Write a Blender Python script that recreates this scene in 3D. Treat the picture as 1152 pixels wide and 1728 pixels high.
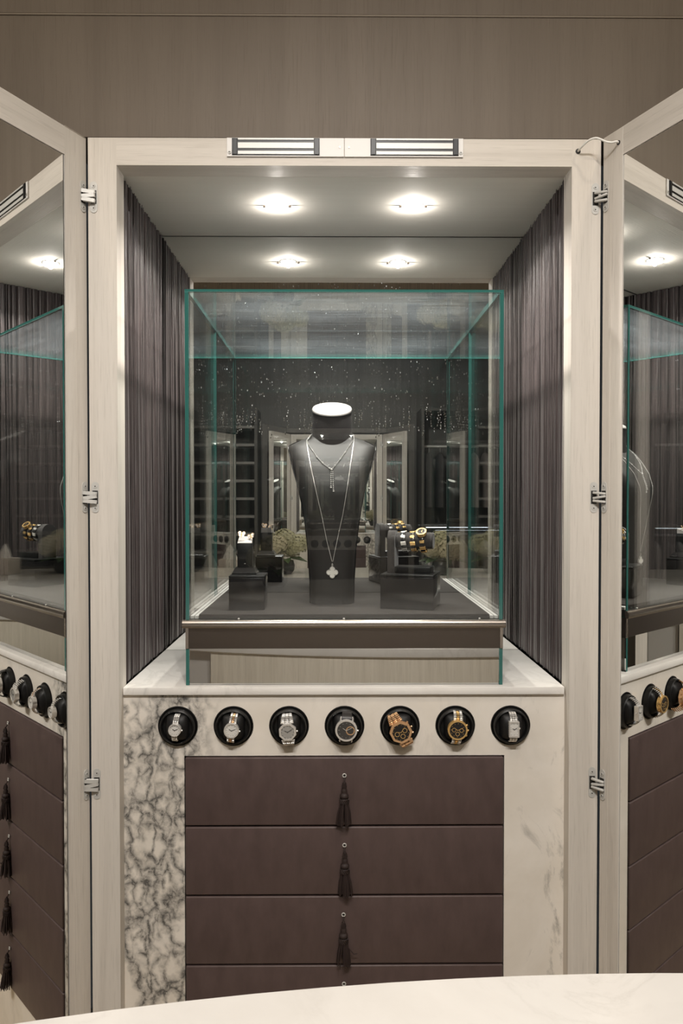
import bpy, bmesh, math, random
from mathutils import Vector, Matrix, noise

for _o in list(bpy.data.objects):
    bpy.data.objects.remove(_o)
scene = bpy.context.scene
COL = scene.collection
PI = math.pi

# ------------------------------------------------------------------ camera, world, exposure
cam_d = bpy.data.cameras.new('camera')
cam_d.sensor_fit = 'VERTICAL'
cam_d.sensor_height = 36.0
cam_d.sensor_width = 24.0
cam_d.lens = 1300.0 / 1728.0 * 36.0
cam_d.clip_start = 0.02
cam = bpy.data.objects.new('camera', cam_d)
COL.objects.link(cam)
cam.location = (0, 0, 1.40)
cam.rotation_euler = (PI / 2 - math.atan(23 / 1300), 0, -math.atan(11 / 1300))
scene.camera = cam

world = bpy.data.worlds.new('world')
scene.world = world
world.use_nodes = True
world.node_tree.nodes['Background'].inputs[0].default_value = (0.9, 0.95, 1, 1)
world.node_tree.nodes['Background'].inputs[1].default_value = 0.02

scene.view_settings.view_transform = 'Standard'
scene.view_settings.look = 'None'
scene.view_settings.gamma = 1.0
scene.view_settings.use_curve_mapping = False
scene.view_settings.exposure = 0.0

cy = scene.cycles
cy.use_denoising = True
cy.max_bounces = 14
cy.diffuse_bounces = 5
cy.glossy_bounces = 9
cy.transmission_bounces = 6
cy.transparent_max_bounces = 40
cy.sample_clamp_indirect = 4.0
cy.caustics_reflective = False
cy.caustics_refractive = False
cy.blur_glossy = 0.5

ROOM_W = 6.0      # watts of each room ceiling lamp
ISLAND_W = 6.0  # watts of the unseen spotlight added over the island
SPOT_W = 68.0      # watts of each unseen spotlight added to light the cabinet
NICHE_W = 5.2      # watts of each niche downlight
WARM = (1.0, 0.965, 0.93)
ROOM_COL = (1.0, 0.84, 0.64)
NICHE_COL = (1.0, 0.93, 0.86)

# ------------------------------------------------------------------ materials
def new_mat(name):
    m = bpy.data.materials.new(name)
    m.use_nodes = True
    nt = m.node_tree
    return m, nt, nt.nodes['Principled BSDF']

def setp(b, col=None, rough=None, metal=None, coat=None, spec=None, sheen=None):
    if col is not None: b.inputs['Base Color'].default_value = (*col, 1)
    if rough is not None: b.inputs['Roughness'].default_value = rough
    if metal is not None: b.inputs['Metallic'].default_value = metal
    if coat is not None:
        b.inputs['Coat Weight'].default_value = coat
        b.inputs['Coat Roughness'].default_value = 0.05
    if spec is not None: b.inputs['Specular IOR Level'].default_value = spec
    if sheen is not None: b.inputs['Sheen Weight'].default_value = sheen

def N(nt, typ, **kw):
    n = nt.nodes.new(typ)
    for k, v in kw.items():
        if k in n.inputs.keys() if hasattr(n.inputs, 'keys') else False:
            n.inputs[k].default_value = v
        else:
            setattr(n, k, v)
    return n

def coords(nt, scale=(1, 1, 1), rot=(0, 0, 0), loc=(0, 0, 0)):
    tc = nt.nodes.new('ShaderNodeTexCoord')
    mp = nt.nodes.new('ShaderNodeMapping')
    mp.inputs['Scale'].default_value = scale
    mp.inputs['Rotation'].default_value = rot
    mp.inputs['Location'].default_value = loc
    nt.links.new(tc.outputs['Object'], mp.inputs['Vector'])
    return mp.outputs['Vector']

def noise_n(nt, vec, scale, detail=4, rough=0.55, dist=0.0):
    n = nt.nodes.new('ShaderNodeTexNoise')
    n.inputs['Scale'].default_value = scale
    n.inputs['Detail'].default_value = detail
    n.inputs['Roughness'].default_value = rough
    n.inputs['Distortion'].default_value = dist
    nt.links.new(vec, n.inputs['Vector'])
    return n.outputs['Fac']

def ramp(nt, fac, stops):
    r = nt.nodes.new('ShaderNodeValToRGB')
    e = r.color_ramp.elements
    while len(e) > 1: e.remove(e[0])
    e[0].position = stops[0][0]; e[0].color = (*stops[0][1], 1)
    for p, c in stops[1:]:
        x = e.new(p); x.color = (*c, 1)
    nt.links.new(fac, r.inputs['Fac'])
    return r.outputs['Color']

def gray(v): return (v, v, v)

def mixc(nt, fac, a, b, typ='MIX'):
    m = nt.nodes.new('ShaderNodeMix'); m.data_type = 'RGBA'; m.blend_type = typ
    for sock, val in ((m.inputs[0], fac), (m.inputs[6], a), (m.inputs[7], b)):
        if isinstance(val, (int, float)): sock.default_value = val
        elif isinstance(val, tuple): sock.default_value = (*val, 1)
        else: nt.links.new(val, sock)
    return m.outputs[2]

def math_n(nt, op, a, b=0.0):
    m = nt.nodes.new('ShaderNodeMath'); m.operation = op
    for s, v in ((m.inputs[0], a), (m.inputs[1], b)):
        if isinstance(v, (int, float)): s.default_value = v
        else: nt.links.new(v, s)
    return m.outputs[0]

def bump(nt, b, h, strength=0.1, dist=0.001):
    n = nt.nodes.new('ShaderNodeBump')
    n.inputs['Strength'].default_value = strength
    n.inputs['Distance'].default_value = dist
    nt.links.new(h, n.inputs['Height'])
    nt.links.new(n.outputs['Normal'], b.inputs['Normal'])

def simple(name, col, rough=0.5, metal=0.0, coat=None, spec=None, sheen=None):
    m, nt, b = new_mat(name)
    setp(b, col, rough, metal, coat, spec, sheen)
    return m

def wood(name, base, dark, axis, rough=0.5, contrast=1.0, wide=2.0, pore=0.32):
    """open-grain oak; the grain runs along axis"""
    m, nt, b = new_mat(name)
    sc = [1.0, 1.0, 1.0]; sc['xyz'.index(axis)] = 0.03
    v = coords(nt, tuple(sc))
    fine = noise_n(nt, v, 420, 3, 0.6)
    v2 = coords(nt, tuple(s if s < 1 else 1 for s in sc))
    broad = noise_n(nt, v2, 22 * wide / 2, 5, 0.6, 1.2)
    pores = ramp(nt, fine, [(0.30, gray(0)), (0.46, gray(1))])
    tone = ramp(nt, broad, [(0.30, tuple(d * (1 - 0.0) for d in dark)), (0.62, base)])
    tone2 = mixc(nt, 0.55 * contrast, base, tone)
    inv = math_n(nt, 'SUBTRACT', 1.0, pores)
    col = mixc(nt, math_n(nt, 'MULTIPLY', inv, pore), tone2, tuple(d * 0.75 for d in dark))
    nt.links.new(col, b.inputs['Base Color'])
    setp(b, rough=rough, spec=0.35)
    bump(nt, b, pores, 0.25, 0.0006)
    return m

M = {}
W_B, W_D = (0.66, 0.615, 0.555), (0.47, 0.43, 0.38)
M['oak_v'] = wood('whitewashed oak upright grain', W_B, W_D, 'z')
M['oak_h'] = wood('whitewashed oak level grain', W_B, W_D, 'x')
M['oak_y'] = wood('pale painted oak', (0.82, 0.79, 0.72), (0.74, 0.71, 0.64), 'x', 0.8, 0.6, 2, 0.08)
M['taupe'] = wood('taupe stained oak', (0.158, 0.129, 0.101), (0.117, 0.093, 0.071), 'z', 0.55, 1.0, 1.3, 0.25)
M['dark_panel'] = wood('charcoal stained oak', (0.085, 0.08, 0.072), (0.05, 0.046, 0.04), 'z', 0.5, 1.0, 1.3, 0.3)
M['apron'] = wood('greige oak veneer', (0.80, 0.75, 0.65), (0.60, 0.55, 0.46), 'z', 0.5, 1.0, 3)
M['shelf'] = simple('grey shelf board', (0.20, 0.19, 0.175), 0.5)
M['dark_wood'] = simple('dark stained wood', (0.05, 0.047, 0.044), 0.45)
M['ceiling'] = simple('taupe ceiling paint', (0.46, 0.41, 0.34), 0.7)
M['bead'] = simple('beige bead', (0.24, 0.205, 0.165), 0.6)
M['floor'] = wood('pale honey oak floor', (0.68, 0.55, 0.39), (0.54, 0.42, 0.29), 'y', 0.4)

def marble_soft(name, seed, rough=0.16, k=1.0):
    m, nt, b = new_mat(name)
    v = coords(nt, (1, 1, 1), (0.3, 0.4, 0.6), (seed, seed * 0.7, 0))
    cloud = noise_n(nt, v, 5, 5, 0.6, 0.6)
    base = ramp(nt, cloud, [(0.3, (0.74 * k, 0.71 * k, 0.67 * k)), (0.6, (0.82 * k, 0.795 * k, 0.755 * k))])
    vein = noise_n(nt, v, 6, 6, 0.62, 1.6)
    ridge = math_n(nt, 'ABSOLUTE', math_n(nt, 'SUBTRACT', vein, 0.5))
    line = ramp(nt, ridge, [(0.0, gray(1)), (0.012, gray(0.55)), (0.05, gray(0))])
    patch = ramp(nt, noise_n(nt, v, 4, 2), [(0.45, gray(0)), (0.7, gray(0.5))])
    fac = mixc(nt, 1.0, line, patch, 'MULTIPLY')
    col = mixc(nt, fac, base, (0.42, 0.40, 0.37))
    nt.links.new(col, b.inputs['Base Color'])
    setp(b, rough=rough)
    return m
M['marble'] = marble_soft('white veined marble', 1.3)
M['marble_top'] = marble_soft('pale polished marble', 4.1, 0.22, 0.80)

def marble_facade():
    m, nt, b = new_mat('breccia veined marble slab')
    tc = nt.nodes.new('ShaderNodeTexCoord')
    sep = nt.nodes.new('ShaderNodeSeparateXYZ')
    nt.links.new(tc.outputs['Object'], sep.inputs[0])
    v = coords(nt)
    wob = nt.nodes.new('ShaderNodeTexNoise')
    wob.inputs['Scale'].default_value = 26; wob.inputs['Detail'].default_value = 5
    nt.links.new(v, wob.inputs['Vector'])
    def warped(scale3, amt):
        s = nt.nodes.new('ShaderNodeVectorMath'); s.operation = 'MULTIPLY_ADD'
        nt.links.new(wob.outputs['Color'], s.inputs[0])
        s.inputs[1].default_value = (amt, amt, amt)
        nt.links.new(v, s.inputs[2])
        mp = nt.nodes.new('ShaderNodeMapping')
        mp.inputs['Scale'].default_value = scale3
        nt.links.new(s.outputs[0], mp.inputs['Vector'])
        return mp.outputs[0]
    def cells(scale3, amt, w0, w1):
        vo = nt.nodes.new('ShaderNodeTexVoronoi'); vo.feature = 'DISTANCE_TO_EDGE'
        vo.inputs['Scale'].default_value = 1.0
        nt.links.new(warped(scale3, amt), vo.inputs['Vector'])
        return ramp(nt, vo.outputs['Distance'], [(0.0, gray(1)), (w0, gray(0.75)), (w1, gray(0))])
    big = cells((17, 17, 8), 0.045, 0.03, 0.15)
    small = cells((46, 46, 22), 0.035, 0.05, 0.26)
    region = ramp(nt, noise_n(nt, v, 9, 3, 0.55, 0.8), [(0.40, gray(0)), (0.54, gray(1))])
    small_r = mixc(nt, 1.0, small, region, 'MULTIPLY')
    heavy = mixc(nt, 1.0, big, small_r, 'LIGHTEN')
    mott = ramp(nt, noise_n(nt, v, 60, 4, 0.7, 0.4), [(0.34, gray(0.35)), (0.56, gray(1))])
    heavy = mixc(nt, 1.0, heavy, mott, 'MULTIPLY')
    # left slab carries the heavy veining, the rest drifts off into faint streaks
    lx = nt.nodes.new('ShaderNodeMapRange')
    lx.inputs['From Min'].default_value = -0.235; lx.inputs['From Max'].default_value = -0.30
    nt.links.new(sep.outputs['X'], lx.inputs['Value'])
    soft = noise_n(nt, coords(nt, (1, 1, 0.45), (0, 0.35, 0), (2, 5, 1)), 13, 6, 0.68, 1.0)
    softl = ramp(nt, soft, [(0.53, gray(0)), (0.66, gray(0.62))])
    rx = nt.nodes.new('ShaderNodeMapRange')
    rx.inputs['From Min'].default_value = 0.29; rx.inputs['From Max'].default_value = 0.42
    rx.inputs['To Min'].default_value = 0.22; rx.inputs['To Max'].default_value = 1.0
    nt.links.new(sep.outputs['X'], rx.inputs['Value'])
    softl = mixc(nt, 1.0, softl, rx.outputs[0], 'MULTIPLY')
    fac = mixc(nt, lx.outputs[0], softl, heavy)
    cloud = noise_n(nt, v, 7, 5, 0.6, 0.5)
    base = ramp(nt, cloud, [(0.3, (0.70, 0.645, 0.565)), (0.65, (0.80, 0.75, 0.68))])
    col = mixc(nt, fac, base, (0.095, 0.092, 0.086))
    nt.links.new(col, b.inputs['Base Color'])
    setp(b, rough=0.22)
    return m
M['facade'] = marble_facade()

M['drawer'] = None
def leatherette():
    m, nt, b = new_mat('aubergine brown leather')
    f = noise_n(nt, coords(nt, (1, 1, 0.4)), 40, 5, 0.6)
    col = ramp(nt, f, [(0.3, (0.074, 0.050, 0.047)), (0.7, (0.096, 0.066, 0.062))])
    nt.links.new(col, b.inputs['Base Color'])
    setp(b, rough=0.42, spec=0.4)
    bump(nt, b, noise_n(nt, coords(nt), 900, 2), 0.08, 0.0004)
    return m
M['drawer'] = leatherette()

m, nt, b = new_mat('silvered mirror'); setp(b, (0.90, 0.91, 0.90), 0.0, 1.0); M['mirror'] = m

def glass(name, tint, dust=0.0, streak=(1, 1, 1)):
    m = bpy.data.materials.new(name); m.use_nodes = True
    nt = m.node_tree; nt.nodes.clear()
    out = nt.nodes.new('ShaderNodeOutputMaterial')
    tr = nt.nodes.new('ShaderNodeBsdfTransparent'); tr.inputs[0].default_value = (*tint, 1)
    gl = nt.nodes.new('ShaderNodeBsdfGlossy'); gl.inputs['Roughness'].default_value = 0.0
    gl.inputs['Color'].default_value = (1, 1, 1, 1)
    geo = nt.nodes.new('ShaderNodeNewGeometry')
    mr = nt.nodes.new('ShaderNodeMapRange')
    mr.inputs['To Min'].default_value = 1.5; mr.inputs['To Max'].default_value = 1 / 1.5
    nt.links.new(geo.outputs['Backfacing'], mr.inputs['Value'])
    fr = nt.nodes.new('ShaderNodeFresnel')
    nt.links.new(mr.outputs[0], fr.inputs['IOR'])
    mx = nt.nodes.new('ShaderNodeMixShader')
    nt.links.new(fr.outputs[0], mx.inputs[0]); nt.links.new(tr.outputs[0], mx.inputs[1]); nt.links.new(gl.outputs[0], mx.inputs[2])
    res = mx.outputs[0]
    if dust > 0:
        df = nt.nodes.new('ShaderNodeBsdfTranslucent'); df.inputs[0].default_value = (0.62, 0.71, 0.78, 1)
        d2 = nt.nodes.new('ShaderNodeBsdfDiffuse'); d2.inputs[0].default_value = (0.62, 0.71, 0.78, 1)
        ad = nt.nodes.new('ShaderNodeMixShader'); ad.inputs[0].default_value = 0.5
        nt.links.new(df.outputs[0], ad.inputs[1]); nt.links.new(d2.outputs[0], ad.inputs[2])
        f = noise_n(nt, coords(nt, streak), 9, 6, 0.62, 0.4)
        fac = ramp(nt, f, [(0.32, gray(dust * 0.15)), (0.72, gray(dust))])
        m2 = nt.nodes.new('ShaderNodeMixShader')
        nt.links.new(fac, m2.inputs[0]); nt.links.new(res, m2.inputs[1]); nt.links.new(ad.outputs[0], m2.inputs[2])
        res = m2.outputs[0]
    nt.links.new(res, out.inputs['Surface'])
    return m
M['glass'] = glass('clear glass', (0.985, 0.995, 0.99))
M['glass_top'] = glass('dusty glass', (0.975, 0.99, 0.99), 0.038, (0.6, 6, 5))
M['glass_front'] = glass('slightly smeared glass', (0.985, 0.995, 0.99), 0.004, (1, 1, 3))
M['glass_edge'] = simple('sea green polished glass edge', (0.030, 0.130, 0.115), 0.10, 0, 0.4)

M['black_lacquer'] = simple('black lacquer', (0.013, 0.012, 0.012), 0.16, 0, 0.3)
M['black_plastic'] = simple('black plastic', (0.008, 0.008, 0.008), 0.35, 0, None, 0.3)
M['black_satin'] = simple('black satin cushion', (0.009, 0.0085, 0.0085), 0.5, 0, None, 0.3)
M['suede'] = None
def suede():
    m, nt, b = new_mat('charcoal suede')
    f = noise_n(nt, coords(nt), 130, 5, 0.7)
    col = ramp(nt, f, [(0.3, (0.013, 0.011, 0.010)), (0.7, (0.032, 0.028, 0.025))])
    nt.links.new(col, b.inputs['Base Color']); setp(b, rough=0.95, spec=0.2)
    return m
M['suede'] = suede()
def bust_leather():
    m, nt, b = new_mat('black grained leather')
    f = noise_n(nt, coords(nt), 700, 3)
    setp(b, (0.017, 0.016, 0.015), 0.55, 0, None, 0.36)
    bump(nt, b, f, 0.25, 0.0006)
    return m
M['bust'] = bust_leather()
M['neck'] = simple('black matt fabric', (0.018, 0.016, 0.016), 0.8, 0, None, 0.2)
M['cap'] = simple('white leather cap', (0.29, 0.275, 0.265), 0.5)
M['cap_in'] = simple('pale grey leather', (0.24, 0.23, 0.22), 0.5)
M['bar'] = simple('charcoal velvet', (0.028, 0.025, 0.024), 0.85, 0, None, 0.2, 0.3)
M['steel_dark'] = simple('gunmetal bronze steel', (0.15, 0.128, 0.112), 0.34, 1.0)
M['steel_lip'] = simple('brushed bronze steel', (0.42, 0.38, 0.34), 0.27, 1.0)
M['nickel'] = simple('satin nickel', (0.56, 0.55, 0.52), 0.5, 0.25)
M['alu'] = simple('pale anodised aluminium', (0.66, 0.645, 0.625), 0.5, 0.1)
M['mag_strip'] = simple('polished steel strip', (0.56, 0.56, 0.535), 0.45, 0.2)
M['trim_white'] = simple('white lamp trim', (0.8, 0.78, 0.73), 0.6)
M['hole'] = simple('dark hole', (0.02, 0.018, 0.016), 0.7)
M['channel'] = simple('satin pale channel', (0.46, 0.45, 0.43), 0.4, 0.1)
M['silver'] = simple('bright silver', (0.88, 0.86, 0.83), 0.25, 0.65)
M['gold'] = simple('yellow gold', (0.92, 0.62, 0.26), 0.25, 0.75)
M['rose'] = simple('rose gold', (0.88, 0.57, 0.33), 0.25, 0.75)
M['diamond'] = simple('pave diamond', (0.92, 0.91, 0.89), 0.12, 0.6)
M['pearl'] = simple('mother of pearl', (0.90, 0.86, 0.82), 0.18, 0.0, 0.5)
M['dial_white'] = simple('silvered dial', (0.72, 0.70, 0.66), 0.35, 0.2)
M['dial_grey'] = simple('grey dial', (0.42, 0.41, 0.39), 0.35, 0.4)
M['dial_black'] = simple('black dial', (0.016, 0.015, 0.015), 0.25)
M['dial_skel'] = simple('dark open worked dial', (0.07, 0.066, 0.062), 0.3, 0.3)
M['hand'] = simple('blackened steel', (0.03, 0.03, 0.035), 0.3, 0.5)
M['strap'] = simple('black crocodile leather', (0.02, 0.018, 0.017), 0.45)
M['ceramic'] = simple('black ceramic link', (0.02, 0.019, 0.019), 0.12, 0, 0.5)
M['acrylic'] = simple('pale acrylic', (0.55, 0.52, 0.50), 0.15)
M['tassel'] = simple('dark brown silk thread', (0.030, 0.020, 0.018), 0.6, 0, None, 0.25)
M['white_cable'] = simple('white cable sheath', (0.82, 0.81, 0.77), 0.4)
M['petal'] = simple('cream green petal', (0.46, 0.45, 0.29), 0.6)
M['petal2'] = simple('cream petal', (0.50, 0.46, 0.33), 0.6)
M['leaf'] = simple('green leaf', (0.07, 0.13, 0.05), 0.5)
M['vase'] = simple('dark glazed vase', (0.05, 0.05, 0.05), 0.2)
M['tissue_box'] = simple('pale card box', (0.62, 0.56, 0.50), 0.6)
M['tissue'] = simple('white tissue paper', (0.85, 0.84, 0.82), 0.8)
M['cloth_pale'] = simple('pale grey cloth', (0.40, 0.36, 0.34), 0.85)
M['cloth_rose'] = simple('dusty rose cloth', (0.30, 0.18, 0.17), 0.85)
M['cloth_dark'] = simple('charcoal cloth', (0.05, 0.047, 0.045), 0.85)
m, nt, b = new_mat('cut crystal'); setp(b, (0.85, 0.9, 0.95), 0.03, 0.85); M['crystal'] = m

def emit(name, col, s):
    m = bpy.data.materials.new(name); m.use_nodes = True
    nt = m.node_tree; nt.nodes.clear()
    e = nt.nodes.new('ShaderNodeEmission'); e.inputs[0].default_value = (*col, 1); e.inputs[1].default_value = s
    o = nt.nodes.new('ShaderNodeOutputMaterial'); nt.links.new(e.outputs[0], o.inputs['Surface'])
    return m
M['lens'] = emit('glowing lamp lens', (1, 0.95, 0.88), 30)
M['room_lens'] = emit('glowing ceiling lens', (1, 0.93, 0.84), 20)
M['led'] = emit('cool led strip', (0.85, 0.93, 1.0), 3.0)

def curtain_mat():
    m, nt, b = new_mat('plum grey string curtain')
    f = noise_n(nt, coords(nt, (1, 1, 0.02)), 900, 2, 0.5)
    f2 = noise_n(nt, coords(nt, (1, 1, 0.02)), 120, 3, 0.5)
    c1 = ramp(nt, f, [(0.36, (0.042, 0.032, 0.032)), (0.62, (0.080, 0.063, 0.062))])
    c2 = ramp(nt, f2, [(0.35, gray(0.55)), (0.65, gray(1.25))])  # upright light and dark streaks: pleat highlights and grooves put into the colour
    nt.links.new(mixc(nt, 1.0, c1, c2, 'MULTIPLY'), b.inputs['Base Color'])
    setp(b, rough=0.38, spec=0.5, sheen=0.1)
    bump(nt, b, f, 0.35, 0.0006)
    return m
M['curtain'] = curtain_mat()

# ------------------------------------------------------------------ mesh helpers
ORIGIN = {}
class MB:
    def __init__(self): self.bm = bmesh.new(); self.mi = 0
    def _mark(self, faces):
        for f in faces: f.material_index = self.mi
    def box(self, x0, x1, y0, y1, z0, z1, bevel=0.0, seg=2, edge_axis=None):
        r = bmesh.ops.create_cube(self.bm, size=1)
        vs = r['verts']
        for v in vs:
            v.co = Vector(((x0 + x1) / 2 + v.co.x * (x1 - x0), (y0 + y1) / 2 + v.co.y * (y1 - y0), (z0 + z1) / 2 + v.co.z * (z1 - z0)))
        fs = list({f for v in vs for f in v.link_faces})
        self._mark(fs)
        if edge_axis is not None:
            for f in fs:
                f.normal_update()
                if abs(f.normal[edge_axis]) < 0.5: f.material_index = 1
        if bevel > 0:
            es = list({e for v in vs for e in v.link_edges})
            r = bmesh.ops.bevel(self.bm, geom=es, offset=bevel, segments=seg, profile=0.5, affect='EDGES')
            self._mark(r['faces'])
        return self
    def xbox(self, mat, sx, sy, sz, bevel=0.0, seg=2):
        r = bmesh.ops.create_cube(self.bm, size=1); vs = r['verts']
        for v in vs: v.co = mat @ Vector((v.co.x * sx, v.co.y * sy, v.co.z * sz))
        self._mark({f for v in vs for f in v.link_faces})
        if bevel > 0:
            es = list({e for v in vs for e in v.link_edges})
            r = bmesh.ops.bevel(self.bm, geom=es, offset=bevel, segments=seg, profile=0.5, affect='EDGES')
            self._mark(r['faces'])
        return self
    def rings(self, rings, caps=True, closed=True):
        bm = self.bm
        vr = [[bm.verts.new(p) for p in ring] for ring in rings]
        n = len(vr[0]); fs = []
        for a, b_ in zip(vr, vr[1:]):
            for i in range(n if closed else n - 1):
                j = (i + 1) % n
                fs.append(bm.faces.new((a[i], a[j], b_[j], b_[i])))
        if caps:
            fs.append(bm.faces.new(list(reversed(vr[0])))); fs.append(bm.faces.new(vr[-1]))
        self._mark(fs)
        return self
    def tube(self, pts, r, seg=8, caps=True, close=False):
        pts = [Vector(p) for p in pts]
        n = len(pts); rings = []
        up = None
        for i, p in enumerate(pts):
            if close: t = (pts[(i + 1) % n] - pts[i - 1])
            else: t = pts[min(i + 1, n - 1)] - pts[max(i - 1, 0)]
            if t.length < 1e-9: t = Vector((0, 0, 1))
            t.normalize()
            if up is None:
                up = Vector((0, 0, 1)) if abs(t.z) < 0.9 else Vector((1, 0, 0))
            s = t.cross(up)
            if s.length < 1e-6: s = t.cross(Vector((0.3, 1, 0.2)))
            s.normalize(); up = s.cross(t).normalized()
            rr = r[i] if isinstance(r, (list, tuple)) else r
            rings.append([p + (s * math.cos(2 * PI * k / seg) + up * math.sin(2 * PI * k / seg)) * rr for k in range(seg)])
        if close: rings.append(rings[0]); caps = False
        self.rings(rings, caps)
        if close: bmesh.ops.remove_doubles(self.bm, verts=self.bm.verts, dist=1e-7)
        return self
    def lathe(self, prof, c=(0, 0, 0), axis='z', seg=32, caps=True, mat=None):
        """prof: (radius, height) pairs along axis"""
        rings = []
        c = Vector(c)
        for r, h in prof:
            ring = []
            for k in range(seg):
                a = 2 * PI * k / seg
                u, v = r * math.cos(a), r * math.sin(a)
                p = {'z': Vector((u, v, h)), 'y': Vector((u, h, v)), 'x': Vector((h, u, v))}[axis]
                if mat is not None: p = mat @ p
                ring.append(p + c)
            rings.append(ring)
        return self.rings(rings, caps)
    def cyl(self, p0, p1, r0, r1=None, seg=24):
        r1 = r0 if r1 is None else r1
        return self.tube([p0, p1], [r0, r1], seg)
    def ball(self, c, r, sub=2, scale=(1, 1, 1)):
        q = bmesh.ops.create_icosphere(self.bm, subdivisions=sub, radius=1)
        for v in q['verts']:
            v.co = Vector((v.co.x * r * scale[0], v.co.y * r * scale[1], v.co.z * r * scale[2])) + Vector(c)
        self._mark({f for v in q['verts'] for f in v.link_faces})
        return self
    def prism(self, poly, y0, y1, mat=None, c=(0, 0, 0)):
        """outline in the xz plane pushed along y"""
        def T(p):
            p = Vector(p)
            if mat is not None: p = mat @ p
            return p + Vector(c)
        return self.rings([[T((x, y0, z)) for x, z in poly], [T((x, y1, z)) for x, z in poly]])
    def build(self, name, mats, parent=None, smooth=None, world=True):
        bm = self.bm
        bmesh.ops.recalc_face_normals(bm, faces=bm.faces)
        if parent is not None and world:
            off = ORIGIN.get(parent.name, Vector((0, 0, 0)))
            for v in bm.verts: v.co -= off
        me = bpy.data.meshes.new(name)
        bm.to_mesh(me); bm.free()
        for m in (mats if isinstance(mats, (list, tuple)) else [mats]): me.materials.append(m)
        o = bpy.data.objects.new(name, me)
        COL.objects.link(o)
        if parent is not None:
            o.parent = parent
            ORIGIN[o.name] = ORIGIN.get(parent.name, Vector((0, 0, 0)))
        if smooth is not None:
            for p in me.polygons: p.use_smooth = True
            me.set_sharp_from_angle(angle=math.radians(smooth))
        return o

def tag(o, label=None, cat=None, group=None, kind=None):
    if label: o['label'] = label
    if cat: o['category'] = cat
    if group: o['group'] = group
    if kind: o['kind'] = kind
    return o

def thing(name, loc, label, cat, group=None, rz=0.0):
    o = bpy.data.objects.new(name, None)
    o.empty_display_size = 0.05
    COL.objects.link(o)
    o.location = loc; o.rotation_euler = (0, 0, rz)
    tag(o, label, cat, group)
    ORIGIN[o.name] = Vector(loc)
    return o

def part_empty(name, parent):
    o = bpy.data.objects.new(name, None); o.empty_display_size = 0.02
    COL.objects.link(o); o.parent = parent
    ORIGIN[o.name] = ORIGIN[parent.name]
    return o

def copy_tree(o, parent=None):
    c = o.copy(); COL.objects.link(c)
    if parent is not None: c.parent = parent
    for ch in list(o.children): copy_tree(ch, c)
    return c

def box_obj(name, b, mat, parent=None, bevel=0.0, kind=None, smooth=None):
    o = MB().box(*b, bevel=bevel).build(name, mat, parent, smooth)
    if kind: o['kind'] = kind
    return o

random.seed(7)
# ------------------------------------------------------------------ key measures (metres)
YF = 1.45            # cabinet front
YC = 1.48            # marble front of the drawer chest
YM = 1.84            # mirror at the back of the niche
CX = 0.018           # centre of the cabinet
XL, XR = -0.4598, 0.4981      # cabinet outer sides
IL, IR = -0.4069, 0.4436      # opening
ZT = 2.0716          # cabinet top
ZH = 2.021           # underside of header = niche ceiling
ZC = 1.038           # worktop
OPP_Y = -4.42        # front of the opposite cabinet
RX0, RX1 = -2.45, 2.45
RY1, RY0 = 1.495, OPP_Y - 0.045
ZS, ZR = 2.328, 3.0  # soffit, raised ceiling

# ------------------------------------------------------------------ room shell
def niche_wall(name, y0, y1, mat):
    mb = MB()
    mb.box(RX0 - 0.1, XL - 0.10, y0, y1, 0, ZR)
    mb.box(XR + 0.10, RX1 + 0.1, y0, y1, 0, ZR)
    mb.box(XL - 0.10, XR + 0.10, y0, y1, ZT + 0.022, ZR)
    return tag(mb.build(name, mat), kind='structure')
niche_wall('wall_back', RY1, RY1 + 0.12, M['taupe'])
niche_wall('wall_front', RY0 - 0.12, RY0, M['dark_panel'])
box_obj('wall_left', (RX0 - 0.12, RX0, RY0, RY1, 0, ZR), M['dark_panel'], kind='structure')
box_obj('wall_right', (RX1, RX1 + 0.12, RY0, RY1, 0, ZR), M['dark_panel'], kind='structure')
box_obj('floor', (RX0 - 0.12, RX1 + 0.12, RY0 - 0.6, RY1 + 0.6, -0.1, 0), M['floor'], kind='structure')
mb = MB()
mb.box(RX0 - 0.12, RX1 + 0.12, RY0 - 0.12, RY1 + 0.12, ZR, ZR + 0.08)
tag(mb.build('ceiling', M['ceiling']), kind='structure')
box_obj('trim_1', (RX0, RX1, RY1 - 0.0015, RY1, ZS - 0.004, ZS), M['bead'], bevel=0.0015, kind='structure')

# ------------------------------------------------------------------ display cabinet
cab = thing('display_cabinet', (CX, YF, 0.0), 'tall whitewashed oak cabinet with both mirrored doors swung open around the curtained niche', 'cabinet')
# two upright stiles, header, ceiling board, back mirror
for nm, x0, x1 in (('stile', XL, IL), ('stile', IR, XR)):
    MB().box(x0, x1, YF, YF + 0.05, 0.0, ZT).build(nm, M['oak_v'], cab)
MB().box(IL, IR, YF, YF + 0.05, ZH, ZT).build('header', M['oak_h'], cab)
MB().box(IL - 0.03, IR + 0.03, YF + 0.0504, YM - 0.003, ZH, ZH + 0.018).build('ceiling_board', M['oak_y'], cab)
MB().box(IL - 0.03, IR + 0.03, YM, YM + 0.006, ZC - 0.05, ZH + 0.018).build('back_mirror', M['mirror'], cab)
mb = MB()
mb.box(IL - 0.045, IL - 0.03, YF + 0.0504, YM + 0.03, 0.0, ZT)
mb.box(IR + 0.03, IR + 0.045, YF + 0.0504, YM + 0.03, 0.0, ZT)
mb.box(IL - 0.03, IR + 0.03, YM + 0.0064, YM + 0.03, 0.0, ZT)
mb.box(IL - 0.03, IR + 0.03, YF + 0.0504, YM, ZH + 0.0184, ZT)
mb.build('carcass', M['dark_wood'], cab)

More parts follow.
